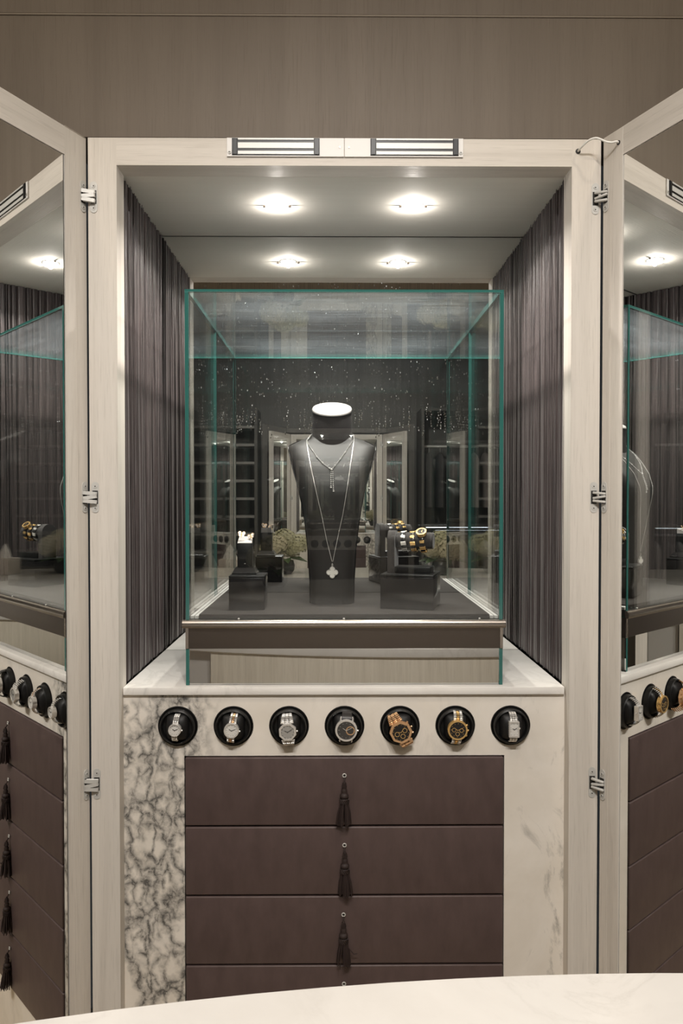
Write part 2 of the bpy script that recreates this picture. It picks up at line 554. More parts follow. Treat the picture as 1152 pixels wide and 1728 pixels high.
def add_door(D0, dv, n, u0, um, u1, uc, label):
    """leaf hinged beside the cabinet: frame with a step, full-height mirror"""
    D0, dv, n = (Vector((*q, 0)) for q in (D0, dv, n))
    B = Matrix(((dv.x, n.x, 0, 0), (dv.y, n.y, 0, 0), (0, 0, 1, 0), (0, 0, 0, 1)))
    B.translation = D0
    def bx(mb, ua, ub, ta, tb, za, zb, bev=0.001):
        c = B @ Vector(((ua + ub) / 2, (ta + tb) / 2, (za + zb) / 2))
        m4 = Matrix.Translation(c) @ B.to_3x3().to_4x4()
        mb.xbox(m4, ub - ua, tb - ta, zb - za, bev)
    ZB, ZD, MT = 0.06, 2.0712, 2.0200
    mb = MB()
    bx(mb, u0, um, -0.0012, 0.026, ZB, ZD)                 # hinge stile
    door = mb.build('door', M['oak_v'], cab)
    door['label'] = label
    mb = MB(); bx(mb, u1 - 0.055, u1, -0.0012, 0.026, ZB, ZD); mb.build('closing_stile', M['oak_v'], door)
    # level rails: their grain runs along the leaf, so they are built straight and turned
    for za, zb, nm in ((MT, ZD, 'top_rail'), (ZB, 0.12, 'bottom_rail')):
        mb = MB(); mb.box(um + 0.0003, u1 - 0.0553, -0.0012, 0.026, za, zb, 0.0008)
        o = mb.build(nm, M['oak_h'], door, world=False)
        mm = B.copy(); mm.translation = B.translation - ORIGIN[cab.name]
        o.matrix_local = mm
    mb = MB(); bx(mb, um + 0.0006, u1 - 0.0556, 0.0008, 0.006, 0.1205, MT - 0.0005, 0); mb.build('mirror', M['mirror'], door)
    mb = MB(); bx(mb, um + 0.0004, u1 - 0.0554, 0.0062, 0.022, 0.1202, MT - 0.0003, 0); mb.build('back_board', M['taupe'], door)
    mb = MB(); bx(mb, uc, uc + 0.0012, -0.0016, 0.001, ZB, MT - 0.10, 0); mb.build('groove_bead', M['oak_v'], door)
    return B
BL = add_door((-0.4671, 1.4516), (-0.4067, -0.9135), (-0.9135, 0.4067), -0.0021, 0.0508, 0.47, 0.0237, 'left door leaf with a tall mirror on its inner face')
BR = add_door((0.5000, 1.4493), (0.3584, -0.9336), (0.9336, 0.3584), 0.0046, 0.0563, 0.47, 0.0250, 'right door leaf with a tall mirror on its inner face')

def stadium(cx, cz, w, h, n=10):
    r = w / 2; pts = []
    for k in range(n + 1):
        a = PI * k / n; pts.append((cx + r * math.cos(a), cz + h / 2 - r + r * math.sin(a)))
    for k in range(n + 1):
        a = PI + PI * k / n; pts.append((cx + r * math.cos(a), cz - h / 2 + r + r * math.sin(a)))
    return pts
def add_hinge(z, xf, B, uh, side):
    h = MB()
    h.prism(stadium(xf, z, 0.0135, 0.058), YF - 0.0012, YF + 0.002)
    hinge = h.build('hinge', M['nickel'], cab, smooth=40)
    mb = MB(); mb.prism(stadium(uh, z, 0.0135, 0.058), -0.0026, 0.001, mat=B.to_3x3(), c=B.translation)
    mb.build('hinge_leaf', M['nickel'], hinge, smooth=40)
    MB().box(xf - 0.0052, xf + 0.0052, YF - 0.0016, YF, z - 0.0125, z + 0.0125).build('hinge_pocket', M['hole'], hinge)
    mb = MB()
    c = B @ Vector((uh, -0.003, z)); mb.xbox(Matrix.Translation(c) @ B.to_3x3().to_4x4(), 0.0104, 0.0008, 0.025)
    mb.build('hinge_pocket', M['hole'], hinge)
    q0 = Vector((xf, YF - 0.002, z))
    q1 = B @ Vector((uh, -0.0036, 0)); q1.z = z
    mid = (q0 + q1) / 2 + Vector((0, -0.004, 0))
    for k in range(3):
        dz = (k - 1) * 0.0076
        sl = 0.003 if k % 2 == 0 else -0.003
        mb = MB()
        d = (q1 - q0); ang = math.atan2(d.y, d.x)
        m4 = Matrix.Translation(mid + Vector((0, 0, dz))) @ Matrix.Rotation(ang, 4, 'Z') @ Matrix.Rotation((0.16 if k % 2 else -0.10) * -side, 4, 'Y')
        mb.xbox(m4, d.length + 0.006, 0.006, 0.0044, 0.0012)
        mb.build('hinge_link', M['nickel'], hinge, smooth=50)
    for dz in (-0.0205, 0.0205):
        mb = MB()
        mb.lathe([(0.0035, -0.0016), (0.0032, -0.0022), (0.0012, -0.0019)], (xf, YF, z + dz), 'y', 12)
        mb.build('screw', M['nickel'], hinge, 40)
        mb = MB()
        mb.lathe([(0.0035, -0.0030), (0.0032, -0.0037), (0.0012, -0.0034)], B @ Vector((uh, 0, z + dz)), 'y', 12, mat=B.to_3x3())
        mb.build('screw', M['nickel'], hinge, 40)
        MB().lathe([(0.0012, -0.0020), (0.0012, -0.0024)], (xf, YF, z + dz), 'y', 8).build('screw_slot', M['hole'], hinge)
        MB().lathe([(0.0012, -0.0036), (0.0012, -0.0039)], B @ Vector((uh, 0, z + dz)), 'y', 8, mat=B.to_3x3()).build('screw_slot', M['hole'], hinge)
for z in (1.961, 1.402, 0.861):
    add_hinge(z, XL + 0.0105, BL, 0.0060, -1)
    add_hinge(z, XR - 0.0105, BR, 0.0130, 1)

# ------------------------------------------------------------------ magnetic locks in the header
def magnetic_lock(x0, x1, mx0, mx1, screw_x, hole_x, label):
    t = thing('magnetic_lock', ((x0 + x1) / 2, YF, 2.0365), label, 'door lock', 'magnetic locks in the header')
    za, zb = 2.0365, 2.0712
    MB().box(x0, x1, YF - 0.003, YF - 0.0002, za, zb, 0.0005).build('mounting_plate', M['alu'], t)
    MB().box(mx0, mx1, YF - 0.0042, YF - 0.0031, za + 0.0025, zb - 0.0012).build('magnet_body', M['black_plastic'], t)
    for z0, z1, xa in ((0.0300, 0.0335, 0.011), (0.0145, 0.0252, 0.011), (0.0036, 0.0098, 0.011)):
        MB().box(mx0 + xa, mx1 - xa, YF - 0.0052, YF - 0.0043, za + z0, za + z1, 0.0003).build('pole_strip', M['mag_strip'], t)
    for xa, xb in ((mx0 + 0.0012, mx0 + 0.010), (mx1 - 0.010, mx1 - 0.0012)):
        MB().box(xa, xb, YF - 0.0056, YF - 0.0043, za + 0.0030, zb - 0.0018, 0.0006).build('end_block', M['black_plastic'], t)
    mb = MB().lathe([(0.0036, -0.0031), (0.0030, -0.0044)], (screw_x, YF, za + 0.0075), 'y', 16)
    s = mb.build('screw', M['nickel'], t, 40)
    g_, k_ = 0.0004, 0.002
    mb = MB().prism([(g_, g_), (g_, k_), (-g_, k_), (-g_, g_), (-k_, g_), (-k_, -g_), (-g_, -g_), (-g_, -k_), (g_, -k_), (g_, -g_), (k_, -g_), (k_, g_)], YF - 0.0048, YF - 0.0045, c=(screw_x, 0, za + 0.0075))
    mb.build('screw_slot', M['hole'], s)
    mb = MB().lathe([(0.0021, -0.0031), (0.0021, -0.0036)], (hole_x, YF, za + 0.0175), 'y', 12)
    mb.build('bolt_hole', M['steel_dark'], t, 40)
magnetic_lock(-0.2012, 0.0172, -0.1915, -0.0283, -0.1960, 0.0090, 'electromagnetic lock plate with black bars, the one farther from the white cable')
magnetic_lock(0.0180, 0.2394, 0.0660, 0.2305, 0.2348, 0.0262, 'electromagnetic lock plate with black bars, the one nearer the white cable')

# ------------------------------------------------------------------ white lead from header to right door
pc = BR @ Vector((0.0455, -0.0012, 2.0458))
p = [Vector((0.4549, YF + 0.004, 2.0494)), Vector((0.4549, YF - 0.006, 2.0495)), Vector((0.4580, 1.4320, 2.0517)), Vector((0.4656, 1.4220, 2.0569)), Vector((0.4761, 1.4160, 2.0585)), Vector((0.4848, 1.4110, 2.0535)), Vector((0.4920, 1.4070, 2.0479)), Vector((0.5018, 1.4040, 2.0450)), pc + Vector((-0.006, -0.004, 0.0002)), pc + Vector((0.004, 0.003, 0))]
def smooth_path(pts, n=8, closed=False):
    pts = [Vector(q) for q in pts]; out = []
    L = len(pts)
    for i in range(L if closed else L - 1):
        g = lambda k: pts[k % L] if closed else pts[min(max(k, 0), L - 1)]
        p0, p1, p2, p3 = g(i - 1), g(i), g(i + 1), g(i + 2)
        for k in range(n):
            t = k / n
            out.append(0.5 * ((2 * p1) + (p2 - p0) * t + (2 * p0 - 5 * p1 + 4 * p2 - p3) * t * t + (3 * p1 - p0 - 3 * p2 + p3) * t ** 3))
    if not closed: out.append(pts[-1])
    return out
cord = thing('cable', (0.4549, YF, 2.0494), 'short white cable arching from the header hole to the right door', 'cable')
MB().tube(smooth_path(p, 8), 0.0019, 10).build('sheath', M['white_cable'], cord, 60)
mb = MB().lathe([(0.0048, -0.0002), (0.0046, -0.0014), (0.0030, -0.0014)], (0.4549, YF, 2.0494), 'y', 18)
mb.build('cable_hole', M['hole'], cord, 40)
mb = MB().lathe([(0.0042, -0.0016), (0.0040, -0.0026), (0.0026, -0.0026)], BR @ Vector((0.0455, 0, 2.0458)), 'y', 18, mat=BR.to_3x3())
mb.build('cable_hole', M['hole'], cord, 40)

# ------------------------------------------------------------------ niche downlights
def downlight(x, y, z, label, group, watts, lensmat, r=0.024, area=0.05, col=NICHE_COL, spread=150, ceiling_fill=0.0):
    t = thing('recessed_downlight', (x, y, z), label, 'light', group)
    MB().lathe([(r + 0.002, 0.0), (r + 0.0018, -0.0004), (r + 0.0008, -0.0006), (r + 0.0004, -0.0003)], (x, y, z), 'z', 32, caps=False).build('trim_ring', M['trim_white'], t, 40)
    MB().lathe([(r, -0.0006), (r * 0.93, -0.0026), (r * 0.7, -0.0042), (r * 0.35, -0.0050), (0.0006, -0.0052)], (x, y, z), 'z', 28).build('lens', lensmat, t, 60)
    ld = bpy.data.lights.new('lamp', 'AREA'); ld.shape = 'DISK'; ld.size = area; ld.energy = watts; ld.color = col; ld.spread = math.radians(spread)
    lo = bpy.data.objects.new('lamp', ld); COL.objects.link(lo); lo.parent = t; lo.location = (0, 0, -0.0065)
    if ceiling_fill:
        pd = bpy.data.lights.new('ceiling_fill', 'POINT'); pd.energy = ceiling_fill; pd.color = col; pd.shadow_soft_size = 0.005  # point light added under the lens to brighten the niche ceiling
        for sx in (-1, 1):
            MB().box(x + sx * (r + 0.0075) - 0.003, x + sx * (r + 0.0075) + 0.003, y - 0.002, y + 0.002, z - 0.0045, z - 0.0002, 0.0008).build('spring_clip', M['steel_dark'], t)
        po = bpy.data.objects.new('ceiling_fill', pd); COL.objects.link(po); po.parent = t; po.location = (0, 0, -0.0108)
    return t
dlL = downlight(-0.1227, 1.645, ZH, 'round niche ceiling downlight above the earring stand', 'niche downlights', NICHE_W, M['lens'], 0.0195, 0.04, ceiling_fill=0.6)
dlR = downlight(0.1655, 1.643, ZH, 'round niche ceiling downlight above the bracelet bar', 'niche downlights', NICHE_W, M['lens'], 0.0195, 0.04, ceiling_fill=0.6)

# ------------------------------------------------------------------ string curtains on the niche sides
def curtain(side, label):
    rnd = random.Random(11 if side < 0 else 23)
    x0 = (IL - 0.0125) if side < 0 else (IR + 0.0125)
    ya, yb = YF + 0.012, YM - 0.001
    t = thing('string_curtain', (x0, (ya + yb) / 2, ZC), label, 'curtain', 'string curtains')
    # pleats: bulge list (centre, half width, height, lean)
    pleats = []; y = ya
    while y < yb:
        w = rnd.choice((0.004, 0.006, 0.008, 0.011, 0.016, 0.022)) * rnd.uniform(0.8, 1.2)
        pleats.append((y + w / 2, w / 2, rnd.uniform(0.75, 1.0) * 0.0120, rnd.uniform(-0.006, 0.006), rnd.uniform(0, 6)))
        y += w * rnd.uniform(1.0, 1.22)
    cols, rows = 760, 26
    zb = ZC + 0.0006 if True else 0
    grid = []
    bm = bmesh.new()
    for r in range(rows + 1):
        fz = r / rows; z = zb + (ZH - 0.0006 - zb) * fz
        row = []
        for c in range(cols + 1):
            yy = ya + (yb - ya) * c / cols
            d = 0.0
            for (cyy, hw, hh, lean, ph) in pleats:
                cc = cyy + lean * math.sin(ph + fz * 3.0) * 0.6
                q = abs(yy - cc) / hw
                if q < 1: d = max(d, hh * (1 - q ** 5) ** 0.5 * (0.88 + 0.12 * math.sin(ph * 2 + fz * 5)))
            row.append(bm.verts.new((x0 - side * d, yy, z)))
        grid.append(row)
    for r in range(rows):
        for c in range(cols):
            bm.faces.new((grid[r][c], grid[r][c + 1], grid[r + 1][c + 1], grid[r + 1][c]))
    mb = MB(); mb.bm.free(); mb.bm = bm
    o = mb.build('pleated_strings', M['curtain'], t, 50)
    # backing cloth behind the strings
    xa, xb = sorted((x0 - side * 0.0, x0 + side * 0.006))
    MB().box(xa + 0.0006 * (side > 0), xb - 0.0006 * (side < 0), ya, yb, zb, ZH - 0.0006).build('lining', M['cloth_dark'], t)
    # a few loose single strings standing off the pleats
    mb = MB()
    for k in range(24):
        yy = rnd.uniform(ya, yb); off = rnd.uniform(0.008, 0.0125)
        mb.tube([(x0 - side * (off + 0.001 * math.sin(j + k)), yy + 0.002 * math.sin(k + j * 0.9), zb + (ZH - 0.001 - zb) * j / 8) for j in range(9)], 0.0007, 4)
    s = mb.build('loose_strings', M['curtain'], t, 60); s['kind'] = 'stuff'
    return t
cuL = curtain(-1, 'plum grey string curtain beside the small cube riser and earring stand')
cuR = curtain(1, 'plum grey string curtain beside the bracelet bar and wide riser')

# ------------------------------------------------------------------ drawer chest with marble front
HX0, HDX, HZ, HR = -0.3027, 0.1070, 0.9612, 0.0385
DX0, DX1, DZT, DH = -0.2885, 0.3255, 0.9010, 0.1352
chest = thing('drawer_chest', (CX, YC, 0.0), 'built-in chest with veined marble front, watch holes and brown leather drawers', 'drawer chest')
def holed_cell(mb, x0, x1, z0, z1, cx, cz, r, y0, y1, n=56):
    angs = [2 * PI * k / n for k in range(n)] + [math.atan2(z - cz, x - cx) % (2 * PI) for x in (x0, x1) for z in (z0, z1)]
    angs = sorted(set(round(a, 6) for a in angs))
    def rect(a):
        c, s = math.cos(a), math.sin(a); t = 1e9
        if c > 1e-9: t = min(t, (x1 - cx) / c)
        if c < -1e-9: t = min(t, (x0 - cx) / c)
        if s > 1e-9: t = min(t, (z1 - cz) / s)
        if s < -1e-9: t = min(t, (z0 - cz) / s)
        return (cx + c * t, cz + s * t)
    L = len(angs); bm = mb.bm
    R = [bm.verts.new((rect(a)[0], y0, rect(a)[1])) for a in angs]
    Ci = [bm.verts.new((cx + r * math.cos(a), y0, cz + r * math.sin(a))) for a in angs]
    Cb = [bm.verts.new((cx + r * math.cos(a), y1, cz + r * math.sin(a))) for a in angs]
    for i in range(L):
        j = (i + 1) % L
        bm.faces.new((R[i], R[j], Ci[j], Ci[i])); bm.faces.new((Ci[i], Ci[j], Cb[j], Cb[i]))
mb = MB()
FX0, FX1, FZ1 = -0.4085, 0.4445, 1.0222
edges = [FX0] + [HX0 + HDX * (i + 0.5) for i in range(6)] + [FX1]
zlo = DZT + 0.0022
for i in range(7):
    holed_cell(mb, edges[i], edges[i + 1], zlo, FZ1, HX0 + HDX * i, HZ, HR, YC, YC + 0.02)
zbot = DZT - 5 * DH - 0.002
for (xa, xb, za, zb) in ((FX0, DX0 - 0.002, 0.0, zlo), (DX1 + 0.002, FX1, 0.0, zlo), (DX0 - 0.002, DX1 + 0.002, 0.0, zbot)):
    mb.box(xa, xb, YC, YC + 0.02, za, zb)
mb.build('marble_front', M['facade'], chest)
MB().box(FX0 + 0.001, FX1 - 0.001, YC + 0.056, YM - 0.005, 0.0, FZ1 - 0.001).build('body', M['hole'], chest)
MB().box(DX0 - 0.002, DX1 + 0.002, YC + 0.014, YC + 0.0555, zbot, zlo - 0.002).build('drawer_recess', M['hole'], chest)
def tassel(xc, zr, drawer, seed):
    rnd = random.Random(seed)
    y = YC - 0.0125
    mb = MB()
    mb.tube([(xc + 0.0033 * math.cos(a), YC - 0.0065, zr + 0.0033 * math.sin(a)) for a in [2 * PI * k / 20 for k in range(20)]], 0.0011, 8, close=True)
    mb.mi = 1; mb.cyl((xc, YC - 0.0042, zr), (xc, YC - 0.0056, zr), 0.0023, 0.0023, 12)
    mb.build('ring', [M['nickel'], M['hole']], drawer, 50)['label'] = 'small nickel eyelet'
    sx = rnd.uniform(-0.0012, 0.0012)
    mb = MB()
    c = (xc + sx * 0.5, y, zr)
    mb.tube([(xc, YC - 0.0065, zr - 0.003), (xc + 0.0008, y + 0.003, zr - 0.008), (xc, y, zr - 0.014)], 0.0011, 6)
    mb.tube([(xc, YC - 0.0075, zr - 0.003), (xc - 0.0010, y + 0.002, zr - 0.008), (xc, y, zr - 0.014)], 0.0011, 6)
    prof = [(0.0012, -0.008), (0.0022, -0.012), (0.0034, -0.016), (0.0046, -0.0205), (0.0040, -0.0225), (0.0052, -0.0245), (0.0058, -0.0275), (0.0052, -0.031),
            (0.0060, -0.0325), (0.0082, -0.0345), (0.0088, -0.037), (0.0080, -0.0400), (0.0062, -0.0415), (0.0078, -0.0435), (0.0086, -0.0465), (0.0080, -0.0495), (0.0072, -0.052)]
    mb.lathe(prof, c, 'z', 20)
    for k in range(16):          # twisted collar cords
        a = 2 * PI * k / 16
        mb.tube([(c[0] + 0.0086 * math.cos(a + t), y + 0.0086 * math.sin(a + t), zr - 0.0425 - 0.008 * t / 0.7) for t in (0, 0.35, 0.7)], 0.0011, 5)
        mb.tube([(c[0] + (0.003 + 0.0018 * t) * math.cos(a + t), y + (0.003 + 0.0018 * t) * math.sin(a + t), zr - 0.012 - 0.008 * t) for t in (0, 0.5, 1.0)], 0.0008, 4)
    n = 54
    for k in range(n):
        a = rnd.uniform(0, 2 * PI); q = math.sqrt(rnd.uniform(0.15, 1))
        L = rnd.uniform(0.040, 0.0445)
        top = Vector((c[0] + 0.0072 * q * math.cos(a), y + 0.0072 * q * math.sin(a), zr - 0.050))
        spread = 0.0155 * q * rnd.uniform(0.75, 1.12)
        ey = min(spread * math.sin(a), 0.0095)
        end = Vector((c[0] + sx + spread * math.cos(a), y + ey, zr - 0.050 - L))
        mid = (top + end) / 2 + Vector((0.0012 * math.cos(a), 0.0006 * math.sin(a), 0.002))
        mb.tube([top, mid, end], [0.0012, 0.00115, 0.0008], 5)
    if seed == 3:
        mb.tube([(c[0] + 0.009, y - 0.004, zr - 0.058), (c[0] + 0.020, y - 0.006, zr - 0.070), (c[0] + 0.0265, y - 0.005, zr - 0.0695)], 0.0009, 5)
    mb.build('tassel_pull', M['tassel'], drawer, 50)
for k in range(5):
    z1 = DZT - k * DH; z0 = z1 - DH + 0.0032
    d = MB().box(DX0, DX1, YC - 0.004, YC + 0.0138, z0, z1, 0.0028, 3).build('drawer', M['drawer'], chest, 40)
    tassel(0.0172 + (0.0008, 0.001, -0.0008, 0.0, 0.0006)[k], z1 - 0.0345, d, k + 1)

mb = MB().box(FX0 + 0.0022, FX1 - 0.003, YC - 0.008, YM - 0.002, ZC - 0.0155, ZC, 0.0022, 2)
top = tag(mb.build('marble_worktop', M['marble'], None, 40), 'white marble worktop under the glass case, above the row of watch holes', 'worktop')

# ------------------------------------------------------------------ watch winders
wind_names = ['far left', 'second from the left', 'third from the left', 'middle', 'third from the right', 'second from the right', 'far right']
wind_with = ['slim silver watch with a small round white dial', 'round two-tone watch', 'silver eight-sided watch', 'large silver watch on a black strap',
             'tilted gold eight-sided watch', 'gold and steel watch with black dial', 'rectangular silver watch']
def winder(x, label):
    t = thing('watch_winder', (x, YC, HZ), label, 'watch winder', 'watch winders in the marble front')
    c = (x, YC, HZ)
    MB().lathe([(HR - 0.0004, 0.001), (HR - 0.0024, 0.0005), (HR - 0.0030, 0.004), (HR - 0.0034, 0.045)], c, 'y', 48, caps=False).build('bezel_tube', M['black_plastic'], t, 40)
    MB().lathe([(HR - 0.0036, 0.0445), (0.001, 0.0440)], c, 'y', 48).build('back_disc', M['hole'], t, 40)
    MB().lathe([(0.012, 0.043), (0.0335, 0.040), (0.0345, 0.002), (0.0342, -0.0060), (0.0332, -0.0105), (0.0310, -0.0122), (0.0292, -0.0105), (0.0285, -0.0010), (0.001, -0.0005)], c, 'y', 44).build('drum', M['black_plastic'], t, 35)
    # pillow the strap wraps round, rolled about the x axis
    mb = MB(); rings = []
    for k in range(13):
        u = -1 + 2 * k / 12
        s = (1 - abs(u) ** 3.2) ** (1 / 2.6) if abs(u) < 1 else 0.05
        s = max(s, 0.12)
        rings.append([Vector((x + 0.0225 * u, YC - 0.0005 - 0.0205 * s * max(0, math.cos(a)) ** 0.75 + 0.0, HZ + 0.0265 * (0.7 + 0.3 * s) * math.sin(a))) for a in [-PI / 2 + PI * j / 16 for j in range(17)]])
    mb.rings(rings, caps=False, closed=False)
    mb.build('cushion', M['black_satin'], t, 60)
    return t
winders = [winder(HX0 + HDX * i, 'round black watch winder holding the ' + wind_with[i]) for i in range(7)]

# ------------------------------------------------------------------ watches
def circ(r, n=40, ph=0.0): return [(r * math.cos(2 * PI * k / n + ph), r * math.sin(2 * PI * k / n + ph)) for k in range(n)]
def rrect(w, h, r, n=5):
    pts = []
    for cx, cz, a0 in ((w - r, h - r, 0), (-w + r, h - r, PI / 2), (-w + r, -h + r, PI), (w - r, -h + r, 1.5 * PI)):
        for k in range(n + 1):
            a = a0 + PI / 2 * k / n; pts.append((cx + r * math.cos(a), cz + r * math.sin(a)))
    return pts
def ringprism(mb, outer, inner, y0, y1):
    bm = mb.bm; n = len(outer)
    A = [[bm.verts.new((x, y, z)) for x, z in o] for o, y in ((outer, y0), (inner, y0), (inner, y1), (outer, y1))]
    fs = []
    for a, b_ in ((0, 1), (1, 2), (2, 3), (3, 0)):
        for i in range(n):
            j = (i + 1) % n; fs.append(bm.faces.new((A[a][i], A[a][j], A[b_][j], A[b_][i])))
    mb._mark(fs)
def watch(i, label, shape, r, case_m, dial_m, hand_m, strap_m, strap2_m, sw, tilt=0.0, dx=0.0, dz=0.0, pushers=False, leather=False, crown=True, sub=0, bez_m=None, gem=False, subk=1.0, sub_m=None):
    x = HX0 + HDX * i + dx
    t = thing('wrist_watch', (x, YC - 0.0250, HZ + dz), label, 'watch')
    t.rotation_euler = (0, tilt, 0)
    if shape == 'oct':
        out, inn, dl = circ(r, 8, PI / 8), circ(r * 0.80, 8, PI / 8), circ(r * 0.79, 32)
        body = circ(r * 1.03, 8, PI / 8)
    elif shape == 'rect':
        w, h = r * 0.64, r
        out, inn, dl, body = rrect(w, h, 0.001), rrect(w * 0.80, h * 0.82, 0.0005), rrect(w * 0.79, h * 0.81, 0.0005), rrect(w * 1.02, h * 1.02, 0.0012)
    else:
        out, inn, dl, body = circ(r), circ(r * 0.84), circ(r * 0.83), circ(r * 1.02)
    # case sits on y from 0 (back) to -0.008 (bezel front)
    MB().prism(body, -0.0055, 0.0015).build('case', case_m, t, 40, world=False)
    mb = MB(); ringprism(mb, out, inn, -0.0078, -0.0054)
    if shape == 'oct':
        for k in range(8):
            a = 2 * PI * k / 8; mb.lathe([(0.0009, -0.0077), (0.0007, -0.0083)], (r * 0.86 * math.cos(a), 0, r * 0.86 * math.sin(a)), 'y', 8)
    if gem:
        for k in range(30):
            a = 2 * PI * k / 30; mb.ball((r * 0.92 * math.cos(a), -0.0080, r * 0.92 * math.sin(a)), 0.0008, 1)
    mb.build('bezel', bez_m or case_m, t, 40, world=False)
    MB().prism(dl, -0.0066, -0.0056).build('dial', dial_m, t, 40, world=False)
    yh = -0.0069
    mb = MB()                                    # hour marks
    for k in range(12):
        a = 2 * PI * k / 12
        if shape == 'rect':
            s = min(0.66 * r * 0.64 / max(abs(math.sin(a)), 1e-3), 0.68 * r / max(abs(math.cos(a)), 1e-3)); L = 0.0012
        else: s = 0.68 * r; L = 0.0018 if r > 0.014 else 0.0012
        m4 = Matrix.Translation((s * math.sin(a), yh, s * math.cos(a))) @ Matrix.Rotation(a, 4, 'Y')
        mb.xbox(m4, 0.00055, 0.0004, L)
    mb.build('hour_marks', hand_m, t, world=False)
    mb = MB()
    for a, L in ((math.radians(300), 0.38 * r), (math.radians(62), 0.56 * r)):
        if shape == 'rect': L *= 0.7
        m4 = Matrix.Translation((math.sin(a) * L / 2, yh - 0.0004, math.cos(a) * L / 2)) @ Matrix.Rotation(a, 4, 'Y')
        mb.xbox(m4, 0.0008, 0.0003, L)
    mb.lathe([(0.0008, yh - 0.0001), (0.0008, yh - 0.0008)], (0, 0, 0), 'y', 10)
    mb.build('hands', hand_m, t, world=False)
    for k in range(sub):                         # sub-dials
        a = (PI / 2, -PI / 2, PI)[k]
        mb = MB(); rr = 0.22 * r * subk
        cx_, cz_ = 0.38 * r * math.sin(a), 0.38 * r * math.cos(a)
        ringprism(mb, [(cx_ + q[0], cz_ + q[1]) for q in circ(rr, 20)], [(cx_ + q[0], cz_ + q[1]) for q in circ(rr * 0.78, 20)], yh - 0.0001, yh + 0.0002)
        mb.build('sub_dial', sub_m or hand_m, t, 40, world=False)
    if crown:
        zc = -0.0 if shape != 'rect' else 0.001
        rx = r * (1.02 if shape != 'rect' else 0.66)
        MB().lathe([(0.0017, rx - 0.0005), (0.0019, rx + 0.0012), (0.0015, rx + 0.0024)], (0, -0.003, zc), 'x', 12).build('crown', case_m, t, 40, world=False)
    if pushers:
        for sgn in (1, -1):
            a = sgn * math.radians(30)
            d = Vector((math.cos(a), 0, math.sin(a)))
            MB().cyl(d * (r * 0.98) + Vector((0, -0.003, 0)), d * (r + 0.0028) + Vector((0, -0.003, 0)), 0.0017, 0.0019, 12).build('pusher', case_m, t, 40, world=False)
    # strap rolls back over the cushion
    R = 0.0225
    hh = r * (0.96 if shape != 'rect' else 0.98)
    if leather:
        for sgn in (1, -1):
            mb = MB(); rings = []
            for k in range(11):
                a = hh / R * 0.62 + (1.5 - hh / R * 0.62) * k / 10
                zz = sgn * (hh * 0.92 + (R * 0.55) * math.sin((k / 10) * 1.5)); yy = 0.0215 * (1 - math.cos((k / 10) * 1.5)) - 0.002
                w = sw * (1 - 0.12 * k / 10)
                rings.append([Vector((-w, yy, zz)), Vector((w, yy, zz)), Vector((w * 0.96, yy - 0.0022, zz + sgn * 0.001)), Vector((-w * 0.96, yy - 0.0022, zz + sgn * 0.001))])
            mb.rings(rings)
            mb.build('strap', strap_m, t, 40, world=False)
        for sx in (-1, 1):
            for sgn in (1, -1):
                mb = MB(); mb.tube([(sx * sw * 1.12, -0.003, sgn * hh * 0.80), (sx * sw * 1.12, -0.003, sgn * (hh + 0.0018)), (sx * sw * 1.08, 0.001, sgn * (hh + 0.0042))], [0.0016, 0.0015, 0.001], 8)
                mb.build('lug', case_m, t, 50, world=False)
    else:
        for sgn in (1, -1):
            mbs = (MB(), MB())
            n = 7
            for k in range(n):
                f = (k + 0.5) / n * 1.45
                zz = sgn * (hh * 0.93 + R * 0.66 * math.sin(f)); yy = 0.0225 * (1 - math.cos(f)) - 0.0028
                w = sw * (1 - (0.34 if shape == 'oct' else 0.10) * k / n)
                rot = Matrix.Rotation(sgn * f, 4, 'X')
                ll = 0.0029
                for q, (xa, xb) in enumerate(((-1, -0.36), (-0.32, 0.32), (0.36, 1))):
                    m4 = Matrix.Translation((w * (xa + xb) / 2, yy, zz)) @ rot
                    mbs[q % 2].xbox(m4, w * (xb - xa), 0.0022, ll, 0.0005, 1)
            b1 = mbs[0].build('bracelet', strap_m, t, 40, world=False)
            mbs[1].build('centre_links', strap2_m or strap_m, b1, 40, world=False)
    return t
S, G, R_ = M['silver'], M['gold'], M['rose']
W_ = 'in the '
watch(0, 'slim silver bracelet watch with the smallest round white dial, over heavily veined marble', 'round', 0.0118, S, M['dial_white'], M['hand'], S, S, 0.0056, math.radians(5), gem=True, dz=0.001)
watch(1, 'round pale dialled watch on a two-tone silver and rose gold bracelet', 'round', 0.0140, S, M['dial_white'], M['hand'], S, R_, 0.0072, math.radians(8))
watch(2, 'silver eight-sided bracelet watch with a grey dial', 'oct', 0.0168, S, M['dial_grey'], M['hand'], S, S, 0.0125, math.radians(-4), dx=-0.001, dz=-0.003)
watch(3, 'large round silver watch with dark open dial on black leather strap', 'round', 0.0205, S, M['dial_skel'], S, M['strap'], None, 0.0100, math.radians(3), dx=0.003, leather=True, sub=1, subk=1.9, sub_m=M['rose'])
watch(4, 'tilted gold eight-sided watch with black dial and gold bracelet', 'oct', 0.0212, R_, M['dial_black'], G, R_, R_, 0.0135, math.radians(-28), dx=-0.0005, dz=-0.004, pushers=True, sub=3)
watch(5, 'gold and steel bracelet watch with round black dial and pushers', 'round', 0.0185, G, M['dial_black'], G, S, G, 0.0090, math.radians(4), pushers=True, sub=3)
watch(6, 'silver bracelet watch with a rectangular white dial', 'rect', 0.0150, S, M['dial_white'], M['hand'], S, S, 0.0072, 0.0, dz=0.001, gem=False)

